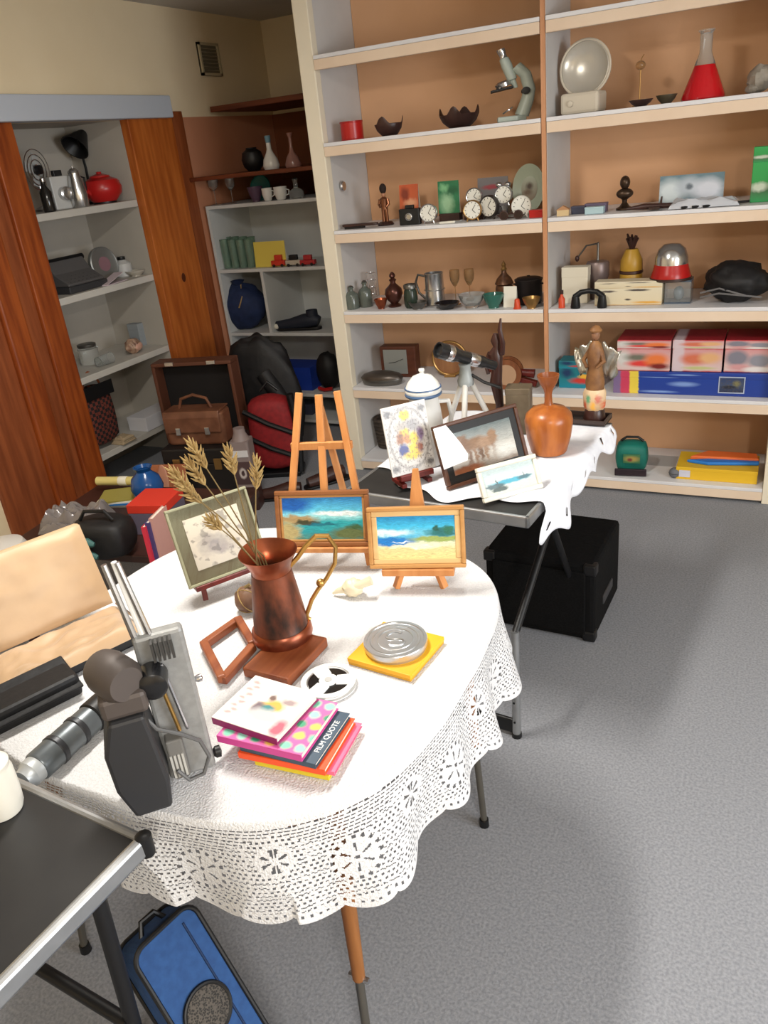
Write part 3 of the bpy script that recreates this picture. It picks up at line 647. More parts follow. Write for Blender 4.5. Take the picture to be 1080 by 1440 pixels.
# ---- yellow box and film can
A_ = P(489, 926, ZN+.014); B_ = P(577, 951, ZN+.014); C_ = P(625, 905, ZN+.014)
yw = math.atan2((B_-A_).y, (B_-A_).x); wx = (B_-A_).length; wy = (C_-B_).length
t = T('yellow_film_box', 'flat bright yellow cardboard film box lying on the lace cloth', 'box', (A_.x, A_.y, ZN+.0005), yw)
MB().box(0, wx, 0, wx*.97, 0, .009).build('tray', mat('yellow_card_dark', (206, 150, 30), .6), t, bevel=.001)
MB().box(-.001, wx+.001, -.001, wx*.97+.001, .006, .0155).build('lid', mat('yellow_card', (240, 178, 34), .5, c2=(234, 170, 30), scale=12), t, bevel=.0015)
B = P(557, 909, ZN+.016); B.z = ZN+.016; rr = 45*mpp(B)
t = T('film_can', 'round silver metal film can with embossed lid on the yellow box', 'film can', B, .6)
Mc = mat('tin', (196, 198, 200), .3, .85)
MB().lathe([(0, 0), (rr*.96, 0), (rr*.97, .014), (rr*.9, .014)], 48).build('base', Mc, t, True)
MB().lathe([(rr*.985, .006), (rr, .0065), (rr, .017), (rr*.985, .0185), (rr*.9, .0185), (rr*.88, .0165), (rr*.80, .0165), (rr*.78, .018), (rr*.72, .018), (rr*.70, .0168), (rr*.2, .0168), (0, .0168)], 48).build('lid', Mc, t, True, ang=.5)
pts = [(rr*.26*math.cos(a), rr*.19+rr*.19*math.sin(a), .0175) for a in [math.radians(20+25*k) for k in range(11)]] + [(rr*.26*math.cos(a), -rr*.19+rr*.19*math.sin(a), .0175) for a in [math.radians(70-25*k) for k in range(10)]]
MB().tube(pts, .0022, 6).build('embossed_mark', Mc, t, True)
MB().ring(rr*.56, .0014, (0, 0, .0170), 40, 6).build('embossed_ring', Mc, t, True)
# ---- stack of books
def book(label, A, B, C, z0, th, mcov, mspine, mpage, wid=None, extra=None):
    zt_ = z0+th; a = P(*A, zt_) if A else None; b = P(*B, zt_); c = P(*C, zt_)
    if a: yw = math.atan2((b-a).y, (b-a).x); wx = (b-a).length
    else: yw = math.atan2((c-b).y, (c-b).x)-PI/2; wx = wid
    dy = (c-b).length
    t = T('book', label, 'book', (b.x, b.y, z0), yw, 'stack of film books')
    MB().box(-wx, 0, 0, dy, th-.0018, th).build('front_cover', mcov, t, bevel=.0005)
    MB().box(-wx, 0, 0, dy, 0, .0018).build('back_cover', mspine, t, bevel=.0005)
    MB().box(-wx, 0, 0, .002, .0018, th-.0018).build('spine', mspine, t)
    MB().box(-wx+.003, -.003, .002, dy-.003, .0018, th-.0018).build('pages', mpage, t)
    return t, wx, dy, th
Mpg = mat('page_white', (232, 226, 212), .8, c2=(220, 212, 196), scale=200, stretch=(.1, .1, 4))
z = ZN+.0008
c_yel = mat('book_yellow', (226, 206, 50), .5); c_pk = mat('book_pink', (240, 112, 148), .5); c_or = mat('book_orange', (238, 84, 34), .5); c_sl = mat('book_slate', (58, 78, 96), .5); c_mg = mat('book_magenta', (206, 70, 150), .5); c_pu = mat('book_purple', (142, 34, 98), .5)
book('thin yellow paperback at the bottom of the book stack', (358, 1070), (462, 1092), (508, 1023), z, .009, c_yel, c_yel, Mpg); z += .0095
book('bright pink paperback just above the yellow one in the stack', None, (470, 1086), (509, 1017), z, .008, c_pk, c_pk, Mpg, .14); z += .0085
book('orange red paperback in the middle of the book stack', (334, 1058), (456, 1083), (498, 1010), z, .012, c_or, c_or, Mpg); z += .0125
t, wx, dy, th = book('slate blue paperback lettered FILM QUOTE in the stack', None, (443, 1075), (492, 1003), z, .010, c_sl, c_sl, Mpg, .14)
text('title', 'FILM QUOTE', .0135, mat('letter_white', (228, 228, 228), .6), t, (-.0105, dy*.5, th+.0003), (0, 0, PI/2))
z += .0105
dots = pic('dotted_cover', [(0, (214, 90, 160)), (1, (222, 104, 168))], [(.1+.17*i+.07*(j % 2), .1+.2*j, .06, .07, [(120, 200, 170), (236, 196, 90), (50, 150, 110), (150, 210, 190)][(i*3+j) % 4], .3) for i in range(6) for j in range(5)], 'XY', warp=.03, scale=9)
book('magenta paperback with green and yellow dotted cover near the stack top', (304, 1034), (423, 1062), (468, 987), z, .014, dots, c_mg, Mpg); z += .0145
wc = pic('white_cover', [(0, (236, 228, 220)), (1, (232, 222, 216))], [(.50, .48, .12, .06, (120, 106, 110), .4), (.62, .52, .15, .11, (226, 170, 70), .3), (.56, .44, .10, .08, (52, 128, 130), .3), (.42, .40, .07, .12, (110, 92, 100), .4), (.62, .30, .28, .12, (196, 194, 194), .4), (.52, .66, .05, .06, (110, 84, 76), .4), (.78, .66, .10, .06, (160, 140, 140), .5), (.92, .16, .09, .16, (232, 90, 110), .4)] +
         [(.12+.055*(j % 2), .18+.085*j, .055, .030, (232, 160, 156), .5) for j in range(9)], 'XY', warp=.05, scale=8)
t, wx, dy, th = book('white illustrated paperback with purple spine on top of the book stack', (297, 1008), (388, 1038), (452, 976), z, .015, wc, c_pu, Mpg)
# ---- film projector (grey plate, dark body, arms and cable)
Mgp = mat('hammered_grey', (148, 148, 146), .45, .2, c2=(136, 136, 134), scale=80, bump=.1)
Mdk = mat('dark_grey_body', (44, 44, 46), .5)
Mbrn = mat('brown_grey', (84, 76, 72), .5, .2)
a = P(236, 1106, ZN); b = P(306, 1084, ZN); d_ = b-a; yw = math.atan2(d_.y, d_.x); wl_ = d_.length
hp_ = ht(b, 285, 880)
t = T('film_projector', 'upright grey cine film projector with dark body, arms and looped cable', 'projector', (a.x, a.y, ZN+.0005), yw)
MB().box(.006, wl_, .010, .034, 0, hp_).build('back_plate', Mgp, t, bevel=.006)
by = MB(); by.M = Matrix.Translation((0, 0, 0)) @ Matrix.Rotation(PI/2, 4, 'X')
by.prism([(-.052, 0), (.004, 0), (.010, .05), (.004, hp_*.50), (.0, hp_*.66), (-.052, hp_*.66), (-.070, hp_*.45), (-.068, hp_*.2)], -.034, .05); by.build('body', Mdk, t, bevel=.006)
MB().box(-.058, .010, -.044, .030, hp_*.66, hp_*.80).build('lamp_house', Mbrn, t, bevel=.008)
lh = MB().at((-.028, -.012, hp_*.86), (PI/2, 0, .5)); lh.lathe([(.0, -.036), (.030, -.036), (.034, -.02), (.034, .02), (.026, .034), (0, .034)], 28); lh.build('reel_motor', Mbrn, t, True)
l2 = MB().at((.022, -.018, hp_*.78), (PI/2, 0, -.1)); l2.lathe([(0, -.02), (.022, -.02), (.022, .016), (.015, .02), (0, .02)], 24); l2.build('lens', mat('lens_black', (26, 26, 28), .25), t, True)
for k in range(5): MB().box(.030+.007*k, .034+.007*k, -.006, .012, hp_*.86, hp_*.98).build('cooling_fin', mat('fin_dark', (58, 56, 54), .5), t)
for k, (x, y, dx) in enumerate(((.012, .02, -.016), (.024, .022, -.014), (.034, .018, -.02))): MB().tube([(x, y, hp_*.95), (x+dx, y+.012, hp_*1.44)], [.0052, .0045], 8).build('reel_arm', [M_metal, mat('white_plastic'), M_metal][k], t, True)
for x in (.040, .052): MB().tube([(x, .002, hp_*.36), (x-.008, -.004, hp_*.66), (x-.014, -.004, hp_*.84)], .0032, 8).build('guide_rod', M_brass if x < .045 else M_metal, t, True)
cab = [(.012, -.006, hp_*.72), (-.006, -.02, hp_*.60), (.010, -.03, hp_*.50), (.040, -.028, hp_*.42), (.066, -.016, hp_*.30), (.074, -.012, hp_*.16), (.060, -.016, hp_*.06), (.036, -.020, hp_*.06), (.022, -.016, hp_*.14)]
MB().tube(cab, .0034, 8).build('cable', mat('cable_grey', (92, 92, 92), .5), t, True)
MB().box(.014, .040, -.012, .012, hp_*.06, hp_*.34).build('vent_block', mat('vent_grey', (108, 106, 102), .5), t, bevel=.003)
for k in range(4): MB().box(.0155+.006*k, .019+.006*k, -.014, -.010, hp_*.08, hp_*.24).build('vent_slat', mat('slat_light', (176, 174, 168), .5), t)
MB().at((wl_, .022, .02), (0, PI/2, 0)).lathe([(.006, 0), (.010, .004), (.010, .012), (0, .014)], 12).build('knob', M_black, t, True)
MB().at((wl_, .022, hp_*.62), (0, PI/2, 0)).lathe([(.004, 0), (.006, .004), (.006, .010), (0, .012)], 12).build('knob', M_metal, t, True)
# ---- beige lined case, open
h0 = P(-30, 925, ZN+.045); h1 = P(159, 842, ZN+.045); d_ = h1-h0; yw = math.atan2(d_.y, d_.x); wc_ = d_.length
t = T('lined_case', 'open black case lined with crumpled beige satin', 'case', (h0.x, h0.y, ZN+.0005), yw)
Msat = mat('beige_satin', (188, 158, 124), .5, c2=(176, 144, 108), scale=7, bump=.25, sheen=.4)
dp = .150
MB().box(0, wc_, -dp, 0, 0, .026).build('base', M_black, t, bevel=.006)
def crumple(w, h, amp, sc, seed, puff):
    n = 26; v = []; f = []
    for j in range(n+1):
        for i in range(n+1):
            u = i/n; q = j/n; e = min(1, min(u, 1-u, q, 1-q)*9)
            zv = puff*(e**.6)+amp*(noise.noise(Vector((u*sc, q*sc*.7, seed)))+.5*noise.noise(Vector((u*sc*2.3, q*sc*2, seed+3))))*e
            v.append((u*w, q*h, zv))
    for j in range(n):
        for i in range(n): f.append((j*(n+1)+i, j*(n+1)+i+1, (j+1)*(n+1)+i+1, (j+1)*(n+1)+i))
    return v, f
m = MB(); m.M = Matrix.Translation((-.002, -dp-.006, .024)); m.add(*crumple(wc_+.004, dp+.006, .013, 5, 1.7, .016)); m.build('lining', Msat, t, True, ang=3)
lt = math.radians(24)
hl = .195
m = MB(); m.M = Matrix.Translation((0, 0, .036)) @ Matrix.Rotation(-lt, 4, 'X'); m.box(0, wc_, .0, .022, 0, hl); m.build('lid', mat('case_tan', (184, 154, 118), .6), t, bevel=.01)
m = MB(); m.M = Matrix.Translation((.003, -.001, .036)) @ Matrix.Rotation(-lt, 4, 'X') @ Matrix.Rotation(PI/2, 4, 'X'); m.add(*crumple(wc_-.006, hl-.006, .006, 3, 5.2, .010)); m.build('lid_lining', Msat, t, True, ang=3)
MB().tube([(wc_+.001, -.01, .036), (wc_+.002, -dp*.6, .036), (wc_+.001, -dp+.006, .034)], .003, 6).build('rim', M_metal, t, True)
# ---- black pouch and grey telescope tube in front of the case
a = P(8, 1012, ZN); b = P(112, 960, ZN); d_ = b-a; yw = math.atan2(d_.y, d_.x)
t = T('black_pouch', 'flat black leather pouch with raised flap in front of the beige-lined case', 'pouch', ((a.x+b.x)/2-.005, (a.y+b.y)/2-.022, ZN+.0005), yw)
w_ = d_.length+.03
MB().box(-w_/2, w_/2, -.040, .046, 0, .046).build('body', mat('black_leather', (20, 20, 22), .5, c2=(26, 26, 28), scale=70, bump=.2, spec=.3), t, bevel=.008)
m = MB(); m.M = Matrix.Translation((0, .046, .046)) @ Matrix.Rotation(.25, 4, 'X'); m.box(-w_/2, w_/2, -.10, 0, 0, .006); m.build('flap', mat('black_leather'), t, bevel=.003)
a = P(34, 1104, ZN+.02); b = P(150, 998, ZN+.02); d_ = b-a; yw = math.atan2(d_.y, d_.x)
t = T('telescope', 'short grey metal telescope tube lying on the cloth beside the black pouch', 'telescope', (a.x, a.y, ZN+.0298), yw)
Lt = d_.length
def lx(prof, nm, m_): q = MB().at((0, 0, 0), (0, PI/2, 0)); q.lathe(prof, 28); return q.build(nm, m_, t, True)
lx([(0, 0), (0.0162, 0), (0.0189, .010), (0.0230, .014), (0.0230, .03), (0.0243, .032)], 'eyepiece', mat('light_cap', (186, 190, 192), .4, .4))
lx([(0.0243, .030), (0.0263, .033), (0.0263, Lt*.80), (0.0243, Lt*.81)], 'barrel', mat('blue_grey_metal', (108, 114, 118), .35, .5, c2=(96, 102, 106), scale=20))
lx([(0.0243, Lt*.80), (0.0290, Lt*.82), (0.0290, Lt), (0.0243, Lt), (0.0230, Lt*.95), (0, Lt*.95)], 'hood', M_black)
for u in (.35, .6): lx([(0.0263, Lt*u), (0.0281, Lt*u+.002), (0.0281, Lt*u+.010), (0.0263, Lt*u+.012)], 'ring', mat('dark_ring', (52, 54, 58), .4, .4))
# ================================================================ things on the far table
ZG = ZF+.0088
M_enam = mat('white_enamel', (226, 226, 222), .22, coat=.3)
M_enbl = mat('blue_enamel_rim', (70, 96, 130), .3)
def ves(name, label, cat, loc, w, h, parts, group=None, rz=0, n=28):
    """a turned thing: parts are (name, profile in half-widths and heights, material)"""
    t = T(name, label, cat, loc, rz, group)
    for nm, pr, m in parts: MB().lathe([(r*w/2, z*h) for r, z in pr], n).build(nm, m, t, True)
    return t
B = P(603, 648, ZG); w = 52*mpp(B); h = ht(B, 601, 517)
t = ves('coffee_pot', 'tall white enamel coffee pot with blue rims and a domed lid', 'coffee pot', B, w, h, [
    ('body', [(0, 0), (.94, 0), (1, .02), (.98, .3), (.86, .55), (.76, .70), (.80, .715), (.80, .72)], M_enam),
    ('rim', [(.80, .712), (.95, .725), (.98, .74), (.95, .755), (.82, .76)], M_enbl),
    ('lid', [(.92, .752), (.97, .775), (.94, .80), (.78, .86), (.50, .92), (.14, .945), (.10, .96), (.16, .975), (.15, .995), (0, 1)], M_enam),
    ('lid_band', [(.93, .795), (.97, .80), (.955, .812), (.90, .812)], M_enbl)])
MB().tube([(w*.42, 0, h*.62), (w*.72, 0, h*.60), (w*.80, 0, h*.45), (w*.72, 0, h*.28), (w*.46, 0, h*.22)], .007, 8).build('handle', M_enam, t, True)
MB().tube([(-w*.36, .0, h*.34), (-w*.62, 0, h*.46), (-w*.80, 0, h*.62)], [.016, .012, .008], 10).build('spout', M_enam, t, True)
t.rotation_euler = (0, 0, .9)
# heraldic tile on red stand
a = P(550, 670, ZG+.035); b = P(607, 655, ZG+.035); yw = math.atan2((b-a).y, (b-a).x); L = (b-a).length; mid = (a+b)/2
her = pic('heraldic_print', [(0, (200, 196, 192)), (1, (206, 202, 198))],
   [(.5, .5, .47, .48, (120, 116, 114), .05), (.5, .5, .44, .45, (208, 204, 200), .05), (.5, .48, .34, .38, (186, 180, 176), .35), (.5, .48, .29, .33, (210, 205, 200), .3), (.48, .86, .12, .08, (222, 186, 40), .2), (.62, .70, .18, .09, (150, 146, 146), .5), (.36, .70, .13, .07, (168, 160, 152), .5), (.42, .60, .12, .06, (222, 182, 60), .3), (.30, .52, .09, .10, (150, 96, 60), .35), (.46, .50, .10, .08, (196, 130, 70), .3), (.62, .50, .11, .10, (226, 192, 50), .25), (.78, .54, .08, .10, (130, 108, 140), .35), (.34, .34, .12, .09, (52, 62, 130), .25), (.58, .34, .12, .10, (228, 194, 50), .25), (.52, .24, .2, .06, (222, 186, 60), .35), (.72, .34, .07, .08, (150, 90, 70), .4), (.10, .92, .10, .05, (110, 108, 108), .5), (.90, .92, .10, .05, (110, 108, 108), .5), (.08, .08, .10, .05, (110, 108, 108), .5), (.92, .08, .10, .05, (110, 108, 108), .5)], warp=.05, scale=16, rough=.3, detail=22)
ts = T('plate_stand', 'small dark red wooden display stand under the heraldic tile', 'stand', (mid.x, mid.y, ZG), yw)
MB().bar((-L*.36, -.012, .030), (L*.44, -.012, .030), .034, .016).build('ledge', M_redw, ts, bevel=.002)
MB().box(-L*.30, L*.36, .012, .026, .0, .085).build('back_board', M_redw, ts, bevel=.003)
for sx in (-.28, .34): MB().bar((sx*L, -.026, .0), (sx*L, .05, .0), .014, .012).build('foot', M_redw, ts, bevel=.001); 
for o in ts.children:
    if o.name.startswith('foot'): o.location.z = .006
th_ = math.radians(12)
tt = T('heraldic_tile', 'white ceramic tile printed with a heraldic crest in yellow and blue', 'tile', (mid.x+math.sin(yw)*.022, mid.y-math.cos(yw)*.022, ZG+.0385), yw)
hh = solve_h(tt.location, yw, th_, 568)
m = MB(); m.M = Matrix.Rotation(-th_, 4, 'X'); m.box(-L*.53, L*.53, 0, .007, 0, hh); m.build('tile_body', mat('tile_white', (216, 214, 210), .3), tt, bevel=.002)
m = MB(); m.M = Matrix.Rotation(-th_, 4, 'X'); m.box(-L*.50, L*.50, -.0008, .0002, .006, hh-.006); m.build('printed_face', her, tt)
# big framed horse picture
a = P(632, 690, ZG); b = P(747, 652, ZG); yw = math.atan2((b-a).y, (b-a).x); L = (b-a).length; mid = (a+b)/2
M_dkfr = wood('dark_frame', (92, 58, 42), (66, 40, 28), .4, 'X', 5)
horse = pic('horse_picture', [(0, (120, 108, 98)), (.28, (186, 178, 168)), (.6, (166, 168, 164)), (1, (104, 116, 118))],
    [(.36, .62, .20, .15, (132, 104, 82), .5), (.24, .72, .07, .16, (120, 92, 72), .5), (.18, .84, .08, .06, (126, 98, 78), .5), (.28, .36, .035, .22, (120, 94, 76), .6), (.38, .34, .03, .22, (140, 112, 92), .6), (.46, .38, .035, .2, (112, 88, 72), .6), (.58, .58, .15, .14, (158, 130, 108), .5), (.68, .70, .06, .14, (146, 118, 96), .5), (.54, .34, .03, .2, (150, 124, 104), .6), (.66, .36, .03, .2, (138, 112, 94), .6), (.2, .06, .24, .1, (136, 84, 58), .4), (.85, .3, .2, .16, (206, 206, 200), .8)], warp=.07, scale=9, rough=.15, sk=.7, brush=.15)
tf = math.radians(20)
t = T('framed_picture', 'large framed picture of brown horses with a black mount, behind the white-framed one', 'picture', (mid.x, mid.y, ZG), yw)
hh = solve_h(t.location, yw, tf, 583)
framed(t, L, hh, .011, .016, M_dkfr, horse, tf, mat_w=.022, m_mat=mat('black_mount', (26, 25, 25), .5))
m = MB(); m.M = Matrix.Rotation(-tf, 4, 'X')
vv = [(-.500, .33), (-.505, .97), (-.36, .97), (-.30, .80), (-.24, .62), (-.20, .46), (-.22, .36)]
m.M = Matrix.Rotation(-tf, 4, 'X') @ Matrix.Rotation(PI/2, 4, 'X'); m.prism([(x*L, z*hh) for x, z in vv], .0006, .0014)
o = m.build('white_patch', mat('plain_white', (246, 246, 246), .6)); o.location = t.location; o.rotation_euler = t.rotation_euler  # thin white shape laid over one side of the horse picture and its frame
tag(o, 'flat white patch with a curved edge over the horse picture frame', 'paper')
# white framed boats picture
a = P(682, 708, ZG); b = P(765, 685, ZG); yw = math.atan2((b-a).y, (b-a).x); L = (b-a).length; mid = (a+b)/2
boats = pic('boat_picture', [(0, (198, 200, 190)), (.35, (186, 196, 194)), (.6, (196, 212, 212)), (1, (188, 204, 204))],
    [(.5, .42, .36, .09, (70, 160, 184), .5), (.22, .34, .16, .09, (74, 100, 104), .4), (.78, .44, .13, .07, (70, 110, 120), .5), (.28, .20, .15, .09, (78, 92, 90), .3), (.12, .36, .12, .06, (90, 110, 114), .5), (.24, .50, .008, .12, (80, 84, 84), .5), (.78, .54, .008, .1, (80, 90, 92), .5)], warp=.06, scale=12, sk=.6, brush=.12)
t = T('framed_picture', 'small white-framed picture of moored boats leaning before the horse picture', 'picture', (mid.x, mid.y, ZG), yw)
tb = math.radians(24); hh = solve_h(t.location, yw, tb, 648)
framed(t, L, hh, .0125, .014, mat('white_frame', (226, 222, 208), .5, c2=(216, 210, 194), scale=30), boats, tb)
# turned wooden vase
M_vase = wood('vase_wood', (186, 110, 50), (150, 80, 34), .3, 'Z', 4)
B = P(772, 634, ZG); w = 66*mpp(B); h = ht(B, 768, 527)
ves('wooden_vase', 'turned honey-brown wooden vase with round belly and flared narrow neck', 'vase', B, w, h, [
    ('belly', [(0, 0), (.72, 0), (.76, .02), (.92, .20), (.98, .34), (1, .42), (.94, .50), (.70, .57), (.34, .60), (.20, .62)], M_vase),
    ('neck', [(.20, .61), (.16, .66), (.15, .76), (.20, .82), (.36, .90), (.44, .97), (.45, 1), (.41, 1), (.32, .92), (.12, .82), (0, .80)], wood('vase_dark', (156, 88, 44), (126, 66, 30), .3, 'Z', 4))])
# spotting scope on tripod
B = P(660, 622, ZG)
t = T('tripod_telescope', 'small black telescope on a white-legged tripod behind the horse picture', 'telescope', (B.x, B.y, ZG), .2)
hT = ht(B, 648, 512)
M_wl = mat('white_leg', (206, 204, 198), .4)
for k in range(3):
    a = 2*PI*k/3+.5; l = MB().tube([(.012*math.cos(a), .012*math.sin(a), hT*.8), (.10*math.cos(a), .10*math.sin(a), .006)], [.009, .008], 10).build('leg', M_wl, t, True)
    MB().tube([(.10*math.cos(a), .10*math.sin(a), .012), (.105*math.cos(a), .105*math.sin(a), .0)], .010, 8).build('rubber_foot', M_black, l, True)
MB().lathe([(.0, hT*.74), (.024, hT*.74), (.026, hT*.80), (.02, hT*.86), (.016, hT*.95), (.02, hT), (0, hT)], 20).build('head', mat('head_grey', (150, 156, 156), .4), t, True)
MB().tube([(.02, 0, hT*.86), (.06, -.03, hT*.80), (.11, -.04, hT*.74)], .005, 8).build('pan_handle', M_black, t, True)
q = MB(); q.M = Matrix.Translation((0, 0, hT+.02)) @ Matrix.Rotation(PI+.75, 4, 'Z') @ Matrix.Rotation(PI/2-.42, 4, 'Y')
q.lathe([(0, -.12), (.014, -.12), (.015, -.08), (.019, -.07), (.019, .03), (.024, .04), (.024, .10), (.020, .10), (.019, .09), (0, .09)], 20); q.build('scope_tube', mat('scope_black', (30, 31, 33), .3), t, True)
q.v = []; q.f = []; q.lathe([(.0242, .05), (.0252, .055), (.0252, .065), (.0242, .07)], 20); q.build('scope_ring', M_metal, t, True)
q.v = []; q.f = []; q.lathe([(.0192, -.05), (.0205, -.045), (.0205, -.02), (.0192, -.015)], 20); q.build('focus_ring', M_metal, t, True)
# carved dark figure
B = P(702, 598, ZG); hC = ht(B, 690, 447)
t = T('carved_figure', 'tall dark carved wooden figure with raised arm behind the horse picture', 'figurine', (B.x, B.y, ZG), -.3)
M_dkc = wood('dark_carving', (62, 34, 28), (44, 24, 20), .35, 'Z', 6)
MB().lathe([(.038, 0), (.04, .006), (.036, .016), (.02, .02)], 20).build('base', M_dkc, t, True)
m = MB(); m.tube([(0, 0, .015), (.006, 0, hC*.2), (-.006, 0, hC*.42), (.002, 0, hC*.56), (-.004, 0, hC*.68), (.002, 0, hC*.74), (0, 0, hC*.80), (0, 0, hC*.86)], [.018, .013, .020, .016, .024, .011, .017, .008], 12)
m.tube([(.02, 0, hC*.68), (.03, -.006, hC*.78), (.022, -.008, hC*.90), (.024, -.004, hC)], [.010, .008, .007, .003], 8); m.tube([(-.022, 0, hC*.68), (-.036, -.01, hC*.58), (-.02, -.02, hC*.5)], [.010, .008, .006], 8)
m.build('body', M_dkc, t, True)
MB().tube([(.02, 0, .02), (.05, -.02, .02), (.055, -.03, .012)], [.006, .005, .003], 6).build('root', M_dkc, t, True)
# square tin
B = P(731, 606, ZG); w = 34*mpp(B); h = ht(B, 726, 543)
t = T('square_tin', 'square brown grey tin canister standing beside the wooden vase', 'tin', (B.x, B.y, ZG), .15)
M_tin2 = mat('old_tin', (118, 104, 84), .5, .3, c2=(96, 84, 66), scale=20)
MB().prism(rrect(w, w*.8, .006), 0, h*.86).build('body', M_tin2, t, bevel=.001)
MB().prism(rrect(w*1.02, w*.82, .006), h*.86, h).build('lid', M_tin2, t, bevel=.002)
# winged figure
B = P(836, 592, ZG); hA = ht(B, 846, 458)
tt = T('dark_tray', 'dark smoked glass tray at the rear corner of the white cloth', 'tray', (B.x-.01, B.y+.0, ZG), -.07)
MB().box(-.12, .055, -.045, .045, 0, .004).build('base', mat('smoked_glass', (40, 34, 32), .12), tt)
for b_ in ((-.12, .055, -.045, -.039), (-.12, .055, .039, .045), (-.12, -.114, -.039, .039), (.049, .055, -.039, .039)): MB().box(*b_, .0, .016).build('rim', mat('tray_rim', (58, 46, 42), .3), tt, bevel=.001)
t = T('winged_figurine', 'brown robed figurine with crumpled silver wings and a flowered base', 'figurine', (B.x, B.y, ZG+.0045), -.25)
M_foil = mat('silver_foil', (190, 190, 184), .28, .7, c2=(150, 140, 120), scale=30, bump=.6)
M_robe = mat('brown_robe', (140, 98, 58), .55, c2=(104, 68, 40), scale=26, bump=.4)
MB().lathe([(.034, 0), (.036, .006), (.030, hA*.12), (.026, hA*.14)], 20).build('foot', M_dkc, t, True)
MB().lathe([(.028, hA*.12), (.034, hA*.16), (.036, hA*.30), (.030, hA*.34), (.02, hA*.345)], 24, sq=lambda a, z: 1+.04*math.cos(7*a)).build('flowered_drum', pic('flower_drum', [(0, (196, 160, 120)), (1, (214, 186, 150))], [(.2+.2*i, .25+.35*(i % 2), .1, .2, [(206, 96, 60), (96, 150, 110), (228, 170, 70), (190, 110, 90)][i % 4], .5) for i in range(5)], warp=.1, scale=10), t, True)
m = MB(); m.tube([(0, 0, hA*.34), (0, 0, hA*.42), (0, 0, hA*.56), (0, 0, hA*.72), (0, 0, hA*.80), (0, 0, hA*.84)], [.028, .030, .022, .026, .018, .008], 16); m.build('robed_body', M_robe, t, True)
MB().ell((0, 0, hA*.90), (.013, .014, .019)).build('head', mat('figurine_skin', (136, 96, 70), .5), t, True)
MB().lathe([(.018, hA*.93), (.02, hA*.945), (.012, hA*.98), (0, hA)], 16).build('hat', M_robe, t, True)
for sx in (-1, 1):
    m = MB(); n = 8; v = []; f = []
    for j in range(n+1):
        for i in range(n+1):
            u, q = i/n, j/n; v.append((sx*(.016+.062*u*(1-.25*q)), .012+.012*math.sin(9*u+5*q)*u, hA*(.82-.10*u-.34*q*(1-.25*u))+.006*math.sin(14*u)))
    for j in range(n):
        for i in range(n): f.append((j*(n+1)+i, j*(n+1)+i+1, (j+1)*(n+1)+i+1, (j+1)*(n+1)+i))
    m.add(v, f); o = m.build('wing', M_foil, t, True, ang=3); s_ = o.modifiers.new('thick', 'SOLIDIFY'); s_.thickness = .002
    MB().tube([(sx*.018, 0, hA*.74), (sx*.034, -.012, hA*.64), (sx*.016, -.026, hA*.58)], [.008, .007, .005], 8).build('sleeve', M_robe, t, True)
# ================================================================ things on the big bookshelf
def slot(x0, x1, yt, k, dy):
    z = ZS[k]; Y = YF+dy; a = xat(x0, Y, z); b = xat(x1, Y, z)
    if x0 > 770: b = min(b, XR-.006)
    B = Vector(((a+b)/2, Y, z+.0004)); return B, b-a, ht(B, (x0+x1)/2, yt)
def glassm(n, c): return mat(n, c, .06, trans=.9, ior=1.3)
G_clear = glassm('clear_glass', (242, 246, 246)); G_green = glassm('green_glass', (150, 200, 170))
M_brown = mat('dark_brown_wood', (66, 40, 34), .4, c2=(48, 28, 24), scale=12); M_red = mat('red_gloss', (176, 30, 28), .3); M_steel = mat('steel', (196, 196, 196), .22, .9)
M_gold = mat('dull_gold', (170, 132, 80), .35, .8); M_face = mat('dial_white', (228, 226, 216), .4); M_ink = mat('ink', (24, 22, 22), .5); M_pew = mat('pewter', (112, 110, 106), .35, .8)
CARD = mat('card_white', (226, 222, 208), .7)
def card(label, s, m, d=.006, tilt=.12, name='greeting_card', cat='card', group=None):
    B, w, h = s; t = T(name, label, cat, B, 0, group); q = MB(); q.M = Matrix.Rotation(-tilt, 4, 'X'); q.box(-w/2, w/2, 0, d*.4, 0, h); q.build('front_sheet', m, t)
    q = MB(); q.M = Matrix.Translation((0, h*math.sin(tilt)*2, 0)) @ Matrix.Rotation(tilt, 4, 'X'); q.box(-w/2, w/2, 0, d*.3, 0, h); q.build('back_sheet', CARD, t); return t
def box_t(label, s, d, m, name='box', cat='box', lid=None, rz=0, group=None):
    B, w, h = s; t = T(name, label, cat, B+Vector((0, d/2, 0)), rz, group); MB().box(-w/2, w/2, -d/2, d/2, 0, h*.8).build('body', m, t, bevel=.002); MB().box(-w/2-.001, w/2+.001, -d/2-.001, d/2+.001, h*.72, h).build('lid', lid or m, t, bevel=.002); return t
